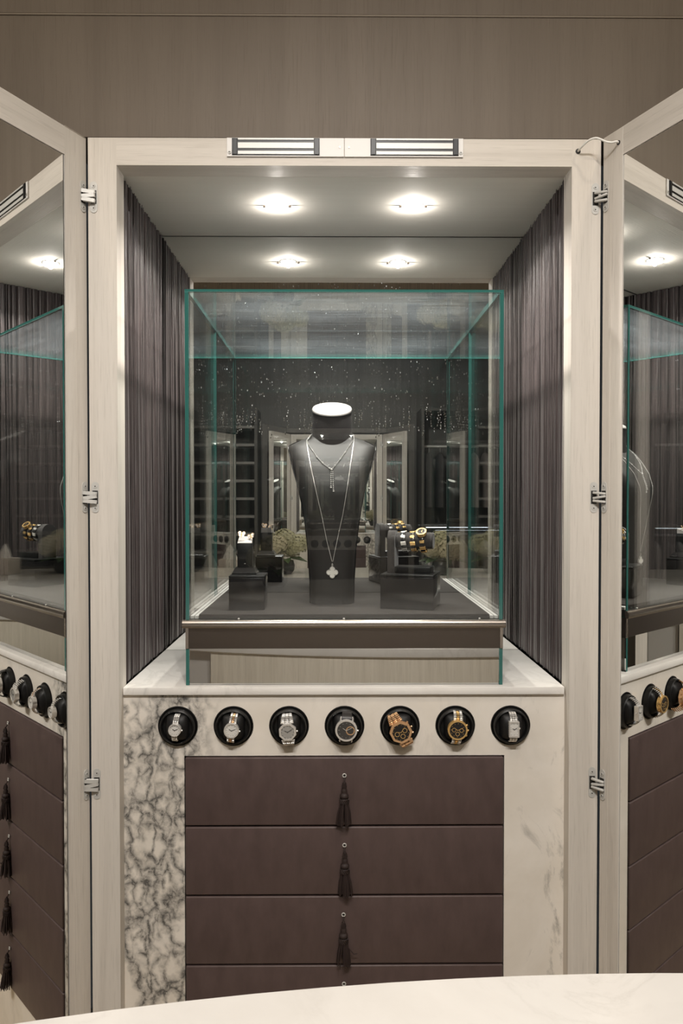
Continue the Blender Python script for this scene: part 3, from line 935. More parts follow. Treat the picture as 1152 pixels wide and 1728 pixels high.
# ------------------------------------------------------------------ glass display case
GX0, GX1, GY0, GY1 = -0.2882, 0.3250, 1.487, 1.838
GT, GB = 1.8012, 1.165
T = 0.0068
case = thing('glass_display_case', ((GX0 + GX1) / 2, (GY0 + GY1) / 2, ZC), 'square edged glass case on a dark steel plinth standing on the marble worktop', 'display case')
GM = [M['glass'], M['glass_edge']]
for x0, x1 in ((GX0, GX0 + T), (GX1 - T, GX1)):
    MB().box(x0, x1, GY0, GY1, 1.1520, GT - 0.0052, edge_axis=0).build('side_pane', GM, case)
MB().box(GX0 + T + 0.0003, GX1 - T - 0.0003, GY0 + 0.0005, GY0 + 0.0055, 1.1520, GT - 0.0052, edge_axis=1).build('front_pane', [M['glass_front'], M['glass_edge']], case)
tp = MB().box(GX0, GX1, GY0, GY1, GT - 0.0048, GT, edge_axis=2)
for f in tp.bm.faces:
    f.normal_update()
    if f.normal.y > 0.5: f.material_index = 0
tp.build('top_pane', [M['glass_top'], M['glass_edge']], case)
# plinth: steel band, rounded lip, inner floor with suede mat, pale channels, mirror skirt
MB().box(GX0 + 0.0035, GX1 - 0.0035, GY0 + 0.0015, GY1, 1.1090, 1.1502, 0.0008).build('steel_band', M['steel_dark'], case)
for x0, x1 in ((GX0 - 0.0005, GX0 + 0.0055), (GX1 - 0.0055, GX1 + 0.0005)):
    MB().box(x0, x1, GY0 - 0.0016, GY0 + 0.0012, 1.1090, 1.1500, 0.0006).build('corner_strip', M['steel_lip'], case)
lip = MB(); prof = [(0.0, 0.0)]
for k in range(7):
    a = PI / 2 * k / 6
    prof.append((-0.012 + 0.006 - 0.006 * math.sin(a) * 1.0, 0.0))
pr = [(GY0 + 0.0003, 1.1505), (GY0 - 0.0068, 1.1505), (GY0 - 0.0078, 1.1525), (GY0 - 0.0078, 1.1585), (GY0 - 0.0066, 1.1625), (GY0 - 0.0040, 1.1650), (GY0 + 0.0003, 1.1658)]
lip.rings([[Vector((GX0 - 0.0060, y, z)) for y, z in pr], [Vector((GX1 + 0.0045, y, z)) for y, z in pr]])
lip.build('steel_lip', M['steel_lip'], case, 60)
MB().box(GX0 + T + 0.0004, GX1 - T - 0.0004, GY0 + 0.006, GY1 - 0.0002, 1.1504, 1.1660).build('case_floor', M['hole'], case)
for sgn, xe in ((1, GX0 + T), (-1, GX1 - T)):
    for a, b_ in ((0.0008, 0.0075), (0.0092, 0.0165)):
        x0, x1 = sorted((xe + sgn * a, xe + sgn * b_))
        MB().box(x0, x1, GY0 + 0.008, GY1 - 0.0004, 1.1661, 1.1722, 0.0006).build('edge_channel', M['channel'], case)
MB().box(GX0 + T + 0.0172, GX1 - T - 0.0172, GY0 + 0.0075, GY1 - 0.002, 1.1661, 1.1750, 0.0014).build('suede_mat', M['suede'], case, 40)
for xs in (-0.186, 0.0172, 0.280):
    MB().ball((xs, GY0 + 0.0005 - 0.0010, 1.1672), 0.0023, 2, (1, 1, 0.8)).build('stud', M['nickel'], case, 60)
MB().box(GX0 + T, GX1 - T, GY0 + 0.0025, GY0 + 0.0065, ZC + 0.0006, 1.1088).build('mirror_skirt', M['mirror'], case)
for x0, x1 in ((GX0, GX0 + T - 0.0002), (GX1 - T + 0.0002, GX1)):
    MB().box(x0, x1, GY0, GY1, ZC + 0.0004, 1.1088, edge_axis=0).build('skirt_pane', GM, case)
MB().box(GX0 + T + 0.001, GX1 - T - 0.001, GY0 + 0.0068, GY1 - 0.001, ZC + 0.0004, 1.1086).build('inner_box', M['taupe'], case)
ZMAT = 1.1750

# ------------------------------------------------------------------ necklace bust
BX, BY = -0.0065, 1.640
prof = [  # z, half width, front y, back y
    (1.1751, 0.0462, 1.6280, 1.700), (1.1775, 0.0468, 1.6270, 1.702), (1.2258, 0.0476, 1.6250, 1.703), (1.2953, 0.0517, 1.6200, 1.704), (1.3508, 0.0580, 1.6140, 1.706),
    (1.3900, 0.0648, 1.6090, 1.709), (1.4126, 0.0694, 1.6070, 1.711), (1.4300, 0.0737, 1.6085, 1.714), (1.4618, 0.0833, 1.6210, 1.719), (1.4900, 0.0908, 1.6420, 1.727),
    (1.5080, 0.0955, 1.6590, 1.732), (1.5136, 0.0955, 1.6645, 1.734), (1.5200, 0.0850, 1.6710, 1.736), (1.5290, 0.0660, 1.6800, 1.740), (1.5360, 0.0500, 1.6870, 1.745), (1.5430, 0.0420, 1.6920, 1.747)]
EX, EY = 0.5, 0.85
def bust_at(z):
    for a, b_ in zip(prof, prof[1:]):
        if a[0] <= z <= b_[0]:
            t = (z - a[0]) / (b_[0] - a[0]); return tuple(a[k] + (b_[k] - a[k]) * t for k in range(1, 4))
    return (prof[0] if z < prof[0][0] else prof[-1])[1:]
def bust_front(x, z):
    w, f, bk = bust_at(z)
    q = min(abs(x - BX) / w, 0.999)
    c = q ** (1 / EX); s = math.sqrt(max(0, 1 - c * c))
    yc, d = (f + bk) / 2, (bk - f) / 2
    return yc - d * s ** EY
bust = thing('necklace_bust', (BX, BY + 0.02, ZMAT), 'tall black leather necklace bust with white topped neck standing in the glass case', 'jewellery bust')
mb = MB(); rings = []
nr = 56
zs = []
for a, b_ in zip(prof, prof[1:]):
    for k in range(3): zs.append(a[0] + (b_[0] - a[0]) * k / 3)
zs.append(prof[-1][0])
for z in zs:
    w, f, bk = bust_at(z); yc, d = (f + bk) / 2, (bk - f) / 2
    ring = []
    for k in range(nr):
        a = 2 * PI * k / nr; c, s = math.cos(a), math.sin(a)
        ring.append(Vector((BX + w * math.copysign(abs(c) ** EX, c), yc + d * math.copysign(abs(s) ** EY, s), z)))
    rings.append(ring)
mb.rings(rings); mb.build('torso', M['bust'], bust, 50)
NY, NR = 1.708, 0.0436
tl = math.tan(math.radians(24))
mb = MB(); rings = []
for z, rr, tk in ((1.5000, 0.0440, 0), (1.5300, 0.0442, 0), (1.5450, 0.0440, 0), (1.5600, 0.0436, 0.25), (1.5950, 0.0432, 1.0)):
    rings.append([Vector((BX + rr * math.cos(a), NY + rr * 0.95 * math.sin(a), z + tk * tl * rr * 0.95 * math.sin(a))) for a in [2 * PI * k / 48 for k in range(48)]])
mb.rings(rings); mb.build('neck', M['neck'], bust, 50)
def tilt_ring(rr, dz): return [Vector((BX + rr * math.cos(a), NY + rr * 0.95 * math.sin(a), 1.5950 + dz + tl * rr * 0.95 * math.sin(a))) for a in [2 * PI * k / 48 for k in range(48)]]
mb = MB(); mb.rings([tilt_ring(0.0436, 0.0002), tilt_ring(0.0440, 0.0022), tilt_ring(0.0430, 0.0042), tilt_ring(0.0360, 0.0047), tilt_ring(0.0345, 0.0040)]); cap = mb.build('neck_cap', M['cap'], bust, 60)
mb = MB(); mb.rings([tilt_ring(0.0344, 0.0041), tilt_ring(0.0335, 0.0047), tilt_ring(0.012, 0.0052)]); mb.build('cap_inset', M['cap_in'], cap, 60)
mb = MB(); mb.tube(tilt_ring(0.0442, -0.0006), 0.0012, 6, close=True)
for sgn in (-1, 1):
    pts = []
    for z in zs[:-7]:
        w, f, bk = bust_at(z); pts.append((BX + sgn * (w + 0.0002), f + (bk - f) * 0.36, z))
    mb.tube(pts, 0.0013, 6)
mb.build('piping', M['black_plastic'], bust, 60)

def drape(pts, lift=0.0014, step=0.0022):
    """lay a run of (x, z) points on the front of the bust"""
    out = []
    for (xa, za), (xb, zb) in zip(pts, pts[1:]):
        n = max(1, int(math.hypot(xb - xa, zb - za) / step))
        for k in range(n):
            t = k / n; x, z = xa + (xb - xa) * t, za + (zb - za) * t
            out.append(Vector((x, bust_front(x, z) - lift, z)))
    x, z = pts[-1]; out.append(Vector((x, bust_front(x, z) - lift, z)))
    return out
PXM = 0.001262
def bz(px, py, k=1.0): return ((px - 565) * PXM * k + 0.0006, 1.40 - (py - 841) * PXM * k)
def neck_back(xl, zl, xr, zr, n=14):
    pts = []
    for k in range(n + 1):
        t = k / n; a = PI * t
        x = BX - 0.0478 * math.cos(a); y = NY + 0.0478 * 0.95 * math.sin(a)
        pts.append(Vector((x, y, zl + (zr - zl) * t + 0.006 * math.sin(a))))
    return pts
# short diamond necklace with double drop
nk = thing('diamond_necklace', (BX, 1.64, 1.49), 'short diamond necklace with a double bead drop round the bust', 'necklace', 'necklaces on the bust')
left = [bz(516, 741), bz(521, 752), bz(534, 771), bz(545, 783), bz(557.5, 792.5)]
right = [bz(559.5, 792.5), bz(568, 782), bz(579, 767), bz(590, 750), bz(597, 739)]
mb = MB()
for run in (left, right):
    for k, q in enumerate(drape(run, 0.0018, 0.0029)):
        mb.ball(q, 0.0021 if k % 6 == 3 else 0.00135, 1)
mb.build('diamond_strand', M['diamond'], nk, 40)
mb = MB()
pl_, pr_ = drape(left)[0], drape(right)[-1]
mb.tube(smooth_path([pl_, Vector((BX - 0.0470, NY - 0.022, 1.5375)), *neck_back(0, 1.541, 0, 1.541)[1:-1], Vector((BX + 0.0470, NY - 0.022, 1.5375)), pr_], 4), 0.0009, 6)
mb.build('chain', M['silver'], nk, 60)
mb = MB()
for x0, x1, za, zb, n in ((558.0, 557.8, 797, 823, 9), (560.6, 562.0, 797, 829, 11)):
    for k in range(n):
        t = k / (n - 1); x, z = bz(x0 + (x1 - x0) * t, za + (zb - za) * t)
        mb.ball((x, bust_front(x, z) - 0.0024, z), 0.0022 if k == n - 1 else 0.0015, 1)
x, z = bz(558.6, 793); mb.ball((x, bust_front(x, z) - 0.0024, z), 0.0030, 1)
mb.build('drop', M['diamond'], nk, 40)
# long chain with four lobed pendant
nk2 = thing('clover_necklace', (BX, 1.62, 1.25), 'long fine chain necklace with a four-lobed pave pendant on the bust', 'necklace', 'necklaces on the bust')
lft = [bz(515.5, 741), bz(519, 762), bz(525, 792), bz(534, 832), bz(542.5, 869), bz(551, 912), bz(559.5, 946)]
rgt = [bz(561, 946), bz(570, 902), bz(577.5, 868), bz(585, 822), bz(591, 781), bz(597.5, 739)]
mb = MB()
for run in (lft, rgt):
    d = drape(run, 0.0016, 0.004)
    mb.tube(d, 0.0005, 6)
    for k, q in enumerate(drape(run, 0.0016, 0.0024)): mb.ball(q, 0.00078, 1)
mb.tube(smooth_path([drape(lft)[0], Vector((BX - 0.0472, NY - 0.020, 1.535)), *neck_back(0, 1.5385, 0, 1.5385)[1:-1], Vector((BX + 0.0472, NY - 0.020, 1.535)), drape(rgt)[-1]], 4), 0.0008, 6)
mb.build('chain', M['silver'], nk2, 60)
pcx, pcz = bz(560, 964.5)
py_ = bust_front(pcx, pcz) - 0.0016
def clover(s):
    pts = []
    for q in range(4):
        ca = PI / 4 + q * PI / 2 - PI / 4
        ox, oz = 0.0066 * s * math.cos(ca), 0.0066 * s * math.sin(ca)
        for k in range(13):
            a = ca - 1.95 + 3.9 * k / 12; pts.append((ox + 0.0058 * s * math.cos(a), oz + 0.0058 * s * math.sin(a)))
    return pts
mb = MB()
ringprism(mb, clover(1.0), clover(0.84), -0.0032, -0.0004)
pen = None
for v in mb.bm.verts: v.co += Vector((pcx, py_, pcz))
pen = mb.build('pendant_rim', M['silver'], nk2, 40)
mb = MB().prism(clover(0.86), -0.0022, -0.0004, c=(pcx, py_, pcz))
rnd = random.Random(4)
for k in range(70):
    a, q = rnd.uniform(0, 2 * PI), 0.0092 * math.sqrt(rnd.random())
    if abs(math.cos(2 * a)) < 0.25 and q > 0.006: continue
    mb.ball((pcx + q * math.cos(a), py_ - 0.0022, pcz + q * math.sin(a)), 0.0006, 1)
mb.build('pave_face', M['dial_white'], pen, 40)
mb = MB(); mb.tube([(pcx, py_ - 0.001, pcz + 0.0115), (pcx - 0.0012, py_ - 0.002, pcz + 0.0150), (pcx, py_ - 0.0016, pcz + 0.0195), (pcx + 0.0012, py_ - 0.002, pcz + 0.0150)], 0.0011, 6, close=True)
mb.build('bail', M['silver'], nk2, 60)

# ------------------------------------------------------------------ risers and stands
lr = thing('display_riser', (-0.1775, 1.582, ZMAT), 'small glossy black riser cube under the butterfly earring stand', 'riser', 'black risers in the case')
MB().box(-0.2134, -0.1418, 1.5460, 1.6180, ZMAT + 0.0002, 1.2400, 0.0012).build('box', M['black_lacquer'], lr, 40)
MB().box(-0.2138, -0.1414, 1.5456, 1.6184, 1.2402, 1.2445, 0.0014).build('lid', M['black_plastic'], lr, 40)
es = thing('earring_stand', (-0.1850, 1.592, 1.2445), 'slim black earring stand with pale top on the small cube riser', 'earring stand')
ex, ey = -0.1850, 1.592
def sq(s, z, dy=0.0): return [Vector((ex - s, ey - s + dy, z)), Vector((ex + s, ey - s + dy, z)), Vector((ex + s, ey + s + dy, z)), Vector((ex - s, ey + s + dy, z))]
MB().rings([sq(0.0250, 1.2447), sq(0.0250, 1.2480), sq(0.0238, 1.2492), sq(0.0185, 1.2585)]).build('base', M['black_lacquer'], es)
MB().box(ex - 0.0150, ex + 0.0150, ey - 0.0150, ey + 0.0120, 1.2586, 1.3080, 0.0008).build('column', M['black_plastic'], es, 40)
MB().box(ex - 0.0010, ex + 0.0022, ey - 0.0154, ey - 0.0149, 1.2660, 1.2668).build('stud', M['silver'], es)
mb = MB(); mb.rings([[Vector((ex - 0.0146, ey - 0.0146, 1.3081)), Vector((ex + 0.0146, ey - 0.0146, 1.3081)), Vector((ex + 0.0140, ey + 0.011, 1.3081)), Vector((ex - 0.0140, ey + 0.011, 1.3081))],
                     [Vector((ex - 0.0146, ey - 0.0146, 1.3092)), Vector((ex + 0.0146, ey - 0.0146, 1.3092)), Vector((ex + 0.0136, ey + 0.011, 1.3210)), Vector((ex - 0.0136, ey + 0.011, 1.3210))]])
mb.build('sloped_top', M['acrylic'], es)
def butterfly(x, y, z, rot, label):
    t = thing('butterfly_earring', (x, y, z), label, 'earring', 'pair of butterfly earrings')
    t.rotation_euler = (math.radians(-25), math.radians(rot), math.radians(rot * 0.6))
    for sgn in (-1, 1):
        for big in (1, 0):
            pts = []
            L, wd, a0 = (0.0086, 0.0042, math.radians(38)) if big else (0.0062, 0.0034, math.radians(-32))
            for k in range(20):
                a = 2 * PI * k / 20
                u = L / 2 * (1 + math.cos(a)) ; v = wd * math.sin(a) * (0.45 + 0.55 * u / L)
                px_, pz_ = u * math.cos(a0) - v * math.sin(a0), u * math.sin(a0) + v * math.cos(a0)
                pts.append((sgn * px_, pz_))
            mb = MB().prism(pts, -0.0012, 0.0)
            w_ = mb.build('wing', M['pearl'], t, 40, world=False)
            q = MB(); ringprism(q, pts, [((a_ * 0.86) + sgn * 0.0004, b_ * 0.86) for a_, b_ in pts], -0.0016, 0.0003)
            q.build('wing_rim', R_, w_, 40, world=False)
    MB().tube([(0, -0.0012, -0.0045), (0, -0.0016, 0), (0, -0.0012, 0.0042)], [0.0007, 0.0011, 0.0007], 8).build('body', G, t, 50, world=False)
    MB().cyl((0, 0, 0), (0, 0.006, -0.004), 0.0005, 0.0005, 6).build('post', G, t, world=False)
butterfly(-0.1922, 1.586, 1.3255, 8, 'pearl white butterfly earring facing straight out on the earring stand')
butterfly(-0.1728, 1.590, 1.3215, -20, 'pearl white butterfly earring tilted sideways on the earring stand')

RZ = math.radians(-15.5)
rc = Vector((0.1580, 1.6010, ZMAT))
rr_ = thing('display_riser', rc, 'wide glossy black riser box under the bracelet stand', 'riser', 'black risers in the case', RZ)
MB().box(-0.0545, 0.0545, -0.0500, 0.0500, 0.0002, 0.0655, 0.0012).build('box', M['black_lacquer'], rr_, 40, world=False)
MB().box(-0.0550, 0.0550, -0.0505, 0.0505, 0.0657, 0.0708, 0.0016).build('lid', M['black_plastic'], rr_, 40, world=False)
bs = thing('bracelet_stand', rc + Vector((0.0, 0.0, 0.0708)), 'black velvet bracelet bar on an upright post, on the wide riser box', 'bracelet stand', None, RZ)
MB().box(-0.030, 0.044, -0.024, 0.022, 0.0002, 0.0135, 0.001).build('base', M['black_plastic'], bs, 40, world=False)
AX = 0.0665           # bar axis height
post = [(-0.021, 0.0002), (0.021, 0.0002)] + [(0.021 * math.cos(PI * k / 20), AX + 0.021 * math.sin(PI * k / 20)) for k in range(21)]
mb = MB(); mb.rings([[Vector((-0.0460, y, z)) for y, z in post], [Vector((-0.0305, y, z)) for y, z in post]])
mb.build('post', M['bar'], bs, 40, world=False)
BRR = 0.0172
MB().lathe([(BRR - 0.001, -0.0304), (BRR, -0.029), (BRR, 0.0415), (BRR - 0.0005, 0.0420), (BRR - 0.0005, 0.0428), (BRR, 0.0433), (BRR, 0.0465), (BRR - 0.002, 0.0478), (BRR - 0.004, 0.0475), (0.0005, 0.0475)], (0, 0, AX), 'x', 40).build('bar', M['bar'], bs, 40, world=False)
def on_bar(x, lean=0.0, dz=-0.0015):
    return rc + Vector((0, 0, 0.0708)) + Matrix.Rotation(RZ, 3, 'Z') @ Vector((x, 0, AX + dz))
def bracelet(x, label, m1, m2, wid, seed):
    t = thing('link_bracelet', on_bar(x), label, 'bracelet', 'link bracelets on the bar', RZ)
    t.rotation_euler = (0, math.radians(-6), RZ)
    Rb = BRR + 0.0035; n = 18
    ma, mb_ = MB(), MB()
    for k in range(n):
        a = 2 * PI * k / n
        m4 = Matrix.Rotation(a, 4, 'X') @ Matrix.Translation((0, 0, Rb))
        (ma if k % 2 else mb_).xbox(m4, wid * (1.0 if k % 2 else 0.86), 2 * PI * Rb / n * 0.92, 0.0026 if k % 2 else 0.0022, 0.0008, 2)
        if k % 2:
            for s in (-1, 1):
                q = Matrix.Rotation(a, 4, 'X') @ Vector((s * wid * 0.5, 0, Rb + 0.0006)); ma.ball(q, 0.0016, 1)
    b1 = ma.build('links', m1, t, 50, world=False)
    mb_.build('spacer_links', m2, b1, 50, world=False)
    return t
bracelet(-0.0130, 'dark ceramic and silver link bracelet nearest the post of the bar', M['silver'], M['ceramic'], 0.0085, 1)
bracelet(0.0065, 'black and gold link bracelet in the middle of the bar', M['gold'], M['ceramic'], 0.0085, 2)
gw = thing('bangle_watch', on_bar(0.0260), 'gold bracelet watch with oval gold bezel at the outer end of the bar', 'watch', None, RZ)
gw.rotation_euler = (0, math.radians(-5), RZ)
ma, mb2 = MB(), MB(); Rb = BRR + 0.0035
for k in range(20):
    a = 2 * PI * k / 20
    m4 = Matrix.Rotation(a, 4, 'X') @ Matrix.Translation((0, 0, Rb))
    (ma if k % 2 else mb2).xbox(m4, 0.0098 if k % 2 else 0.0080, 2 * PI * Rb / 20 * 0.92, 0.0028, 0.0009, 2)
g1 = ma.build('bracelet', G, gw, 50, world=False); mb2.build('dark_links', M['ceramic'], g1, 50, world=False)
rot = Matrix.Rotation(math.radians(38), 3, 'X')     # face looks up and forward
def wpart(mb, name, mat, par):
    for v in mb.bm.verts: v.co = rot @ Vector((v.co.x, v.co.z, -v.co.y + Rb + 0.001))
    return mb.build(name, mat, par, 40, world=False)
q = MB(); q.prism([(x * 0.95, z) for x, z in circ(0.0108, 32)], -0.0045, 0.001); wpart(q, 'case', G, gw)
q = MB(); ringprism(q, circ(0.0110, 32), circ(0.0078, 32), -0.0062, -0.0044)
for k in range(8):
    a = 2 * PI * k / 8; q.ball((0.0094 * math.cos(a), -0.0062, 0.0094 * math.sin(a)), 0.0008, 1)
wpart(q, 'bezel', G, gw)
q = MB(); q.prism(circ(0.0078, 24), -0.0052, -0.0044); wpart(q, 'dial', M['dial_black'], gw)
q = MB()
for a, L in ((0.6, 0.0055), (2.4, 0.0042)): q.xbox(Matrix.Translation((math.sin(a) * L / 2, -0.0055, math.cos(a) * L / 2)) @ Matrix.Rotation(a, 4, 'Y'), 0.0007, 0.0004, L)
wpart(q, 'hands', G, gw)

# ------------------------------------------------------------------ island
IX, IYc, IA, IB_, IZ, ITH = 0.30, -0.268, 1.60, 0.98, 1.40 - 0.443, 0.030
isl = thing('island_table', (IX, IYc, 0), 'large oval island table with polished white marble top', 'island table')
def oval(a, b_, n=160): return [(IX + a * math.cos(2 * PI * k / n), IYc + b_ * math.sin(2 * PI * k / n)) for k in range(n)]
mb = MB()
mb.rings([[Vector((x, y, z)) for x, y in oval(IA - d, IB_ - d)] for d, z in ((0.003, IZ - ITH), (0.0, IZ - ITH + 0.003), (0.0, IZ - 0.004), (0.0012, IZ - 0.0012), (0.004, IZ))])
mb.build('marble_top', M['marble_top'], isl, 30)
# curved oak apron, in panels round the oval
def apron(a0, a1, d, name, mat, z0=0.08, z1=IZ - ITH - 0.0004):
    n = 24; bm = bmesh.new()
    vs = []
    for k in range(n + 1):
        a = a0 + (a1 - a0) * k / n
        x, y = math.cos(a), math.sin(a)
        vs.append([bm.verts.new((IX + (IA - e) * x, IYc + (IB_ - e) * y, z)) for e, z in ((d, z0), (d, z1), (d + 0.02, z1), (d + 0.02, z0))])
    for p_, q_ in zip(vs, vs[1:]):
        for i in range(4): bm.faces.new((p_[i], p_[(i + 1) % 4], q_[(i + 1) % 4], q_[i]))
    bm.faces.new(vs[0]); bm.faces.new(list(reversed(vs[-1])))
    mb = MB(); mb.bm.free(); mb.bm = bm
    return mb.build(name, mat, isl, 30)
aL = math.acos((-0.386 - IX) / IA)
apron(math.radians(28), aL, 0.008, 'apron_panel', M['apron'])
apron(aL + 0.004, math.radians(205), 0.030, 'grey_panel', M['alu'])
apron(math.radians(205.3), math.radians(387.7), 0.010, 'rear_panel', M['apron'])
mb = MB(); mb.rings([[Vector((x, y, z)) for x, y in oval(IA - 0.1, IB_ - 0.1, 80)] for z in (0.0, 0.0796)]); mb.build('plinth', M['dark_wood'], isl, 30)

# ------------------------------------------------------------------ hydrangeas and tissue box on the island (seen in the mirrors)
def bloom_mesh(name, mat, seed):
    rnd = random.Random(seed); bm = bmesh.new()
    n = 150; R0 = 0.075
    for k in range(n):
        zf = 1 - 1.75 * (k + 0.5) / n; ph = k * 2.399963
        rr = math.sqrt(max(0, 1 - zf * zf)); nrm = Vector((rr * math.cos(ph), rr * math.sin(ph), zf))
        c = nrm * R0 * rnd.uniform(0.9, 1.06); c.z *= 0.82
        tng = nrm.orthogonal().normalized(); bt = nrm.cross(tng); a0 = rnd.uniform(0, PI)
        for q in range(4):
            a = a0 + q * PI / 2; d = tng * math.cos(a) + bt * math.sin(a); e = nrm.cross(d)
            s = 0.0125 * rnd.uniform(0.85, 1.15); lf = nrm * rnd.uniform(0.001, 0.005)
            vs = [bm.verts.new(c + p_) for p_ in (Vector((0, 0, 0)), d * s * 0.55 - e * s * 0.5 + lf * 0.6, d * s * 1.05 + lf, d * s * 0.55 + e * s * 0.5 + lf * 0.6)]
            bm.faces.new(vs)
    me = bpy.data.meshes.new(name); bm.to_mesh(me); bm.free(); me.materials.append(mat)
    return me
blooms = [bloom_mesh('bloom', M['petal'], 1), bloom_mesh('bloom', M['petal2'], 2)]
def bouquet(x, y, label, seed, n=5):
    rnd = random.Random(seed)
    t = thing('hydrangea_bouquet', (x, y, IZ), label, 'flowers', 'hydrangeas on the island')
    MB().lathe([(0.045, 0.0003), (0.060, 0.02), (0.064, 0.05), (0.055, 0.078), (0.048, 0.080), (0.050, 0.05), (0.04, 0.03)], (x, y, IZ), 'z', 28).build('vase', M['vase'], t, 40)
    for k in range(n):
        a = 2 * PI * k / n + seed; r = 0.075 if k else 0.0
        o = bpy.data.objects.new('bloom', blooms[k % 2]); COL.objects.link(o); o.parent = t
        o.location = (r * math.cos(a), r * math.sin(a), 0.155 + (0.04 if k == 0 else rnd.uniform(-0.01, 0.012)))
        o.rotation_euler = (0.5 * math.sin(a), -0.5 * math.cos(a), rnd.uniform(0, 6))
    mb = MB()
    for k in range(6):
        a = 2 * PI * k / 6 + 0.3
        d = Vector((math.cos(a), math.sin(a), 0)); s = Vector((-d.y, d.x, 0)); c = Vector((x, y, IZ + 0.09))
        pts = [c + d * 0.04, c + d * 0.09 + s * 0.03 + Vector((0, 0, 0.01)), c + d * 0.15 - Vector((0, 0, 0.02)), c + d * 0.09 - s * 0.03 + Vector((0, 0, 0.01))]
        mb.bm.faces.new([mb.bm.verts.new(p_) for p_ in pts])
    mb.build('leaves', M['leaf'], t)
    return t
bouquet(-0.30, -0.86, 'cream hydrangea bouquet on the island beside the tissue box', 1)
bouquet(0.62, -0.78, 'fuller cream hydrangea bouquet on the island, reflected beyond the bracelet bar', 2, 6)
tb = thing('tissue_box', (-0.60, -0.74, IZ), 'pale tissue box with a white tissue standing up, on the island', 'tissue box')
MB().box(-0.66, -0.54, -0.80, -0.68, IZ + 0.0003, IZ + 0.095, 0.003).build('box', M['tissue_box'], tb, 40)
mb = MB(); ringsT = []
for k in range(7):
    f = k / 6; w = 0.038 * (1 - f) ** 0.8 + 0.002
    ringsT.append([Vector((-0.60 + w * math.cos(a) * (1 + 0.25 * math.sin(3 * a)), -0.74 + w * 0.7 * math.sin(a) * (1 + 0.25 * math.cos(4 * a)), IZ + 0.094 + 0.085 * f)) for a in [2 * PI * j / 24 for j in range(24)]])
mb.rings(ringsT); mb.build('tissue', M['tissue'], tb, 60)

# ------------------------------------------------------------------ chandelier over the island
ch = thing('crystal_chandelier', (0.0, -1.05, ZR), 'long oval crystal chandelier hanging over the island, seen in the mirrors', 'chandelier')
mb = MB(); mb.rings([[Vector((0.87 * math.cos(a), -1.05 + 0.36 * math.sin(a), z)) for a in [2 * PI * k / 48 for k in range(48)]] for z in (2.965, 2.985)])
mb.build('frame_plate', M['nickel'], ch, 30)
for sx in (-0.4, 0.4):
    MB().cyl((sx, -1.05, 2.985), (sx, -1.05, ZR - 0.0005), 0.006, 0.006, 10).build('rod', M['nickel'], ch, 40)
def octa(mb, c, r, h):
    c = Vector(c); bm = mb.bm
    a0 = random.random() * 3
    ring = [bm.verts.new(c + Vector((r * math.cos(a0 + k * PI / 2), r * math.sin(a0 + k * PI / 2), 0))) for k in range(4)]
    t_, b_ = bm.verts.new(c + Vector((0, 0, h))), bm.verts.new(c - Vector((0, 0, h)))
    for k in range(4):
        bm.faces.new((ring[k], ring[(k + 1) % 4], t_)); bm.faces.new((ring[(k + 1) % 4], ring[k], b_))
spots = []
for ringi, s in enumerate((1.0, 0.86, 0.72, 0.56, 0.38, 0.18)):
    cnt = int(62 * s) + 4
    for k in range(cnt):
        a = 2 * PI * (k + 0.5 * (ringi % 2)) / cnt
        spots.append((0.83 * s * math.cos(a), -1.05 + 0.33 * s * math.sin(a), s))
spots.sort(key=lambda q: -q[1])
stuff = MB()
for k, (x, y, s) in enumerate(spots):
    mb = MB() if k < 100 else stuff
    zlow = 1.775 + 0.10 * random.random() + 0.05 * (1 - s)
    z = 2.95
    mb.mi = 1; mb.tube([(x, y, 2.965), (x, y, zlow)], 0.0002, 3); mb.mi = 0
    while z > zlow:
        dense = z < 1.96
        octa(mb, (x + random.uniform(-.004, .004), y + random.uniform(-.004, .004), z), random.uniform(0.003, 0.0062), random.uniform(0.004, 0.009))
        z -= random.uniform(0.011, 0.020) if dense else random.uniform(0.16, 0.60)
    if k < 100: mb.build('crystal_strand', [M['crystal'], M['hole']], ch)
o = stuff.build('crystal_strands', [M['crystal'], M['hole']], ch); o['kind'] = 'stuff'

# ------------------------------------------------------------------ room ceiling lights
RL = [(-1.0, 0.55, 'left front'), (0.05, 0.20, 'middle front'), (1.05, 0.55, 'right front'), (-1.0, -1.5, 'left rear'), (0.9, -1.5, 'right rear')]
for x, y, nm in RL:
    downlight(x, y, ZR, 'round room ceiling downlight, the ' + nm + ' one of five', 'room downlights', ROOM_W, M['room_lens'], 0.05, 0.10, ROOM_COL, 180)

def added_spot(t, x, y, z, target, watts):
    ld = bpy.data.lights.new('lamp', 'SPOT'); ld.energy = watts; ld.color = WARM; ld.spot_size = math.radians(84); ld.spot_blend = 0.85; ld.shadow_soft_size = 0.03
    lo = bpy.data.objects.new('lamp', ld); COL.objects.link(lo); lo.parent = t
    d = Vector(target) - Vector((x, y, z - 0.03))
    lo.location = (0, 0, -0.03); lo.rotation_euler = d.to_track_quat('-Z', 'Y').to_euler()
    return ld
for x in (-0.26, 0.02, 0.30):  # unseen spots added to light the cabinet front without flooding the island
    t = downlight(x, -0.55, ZR, 'added unseen ceiling spotlight lighting the cabinet, ' + ('left' if x < -0.2 else 'right' if x > 0.2 else 'middle') + ' of three', 'added spotlights', 1.0, M['room_lens'], 0.035, 0.06, WARM, 180)
    added_spot(t, x, -0.55, ZR, (0.02 + 0.9 * x, 1.48, 0.22), SPOT_W)

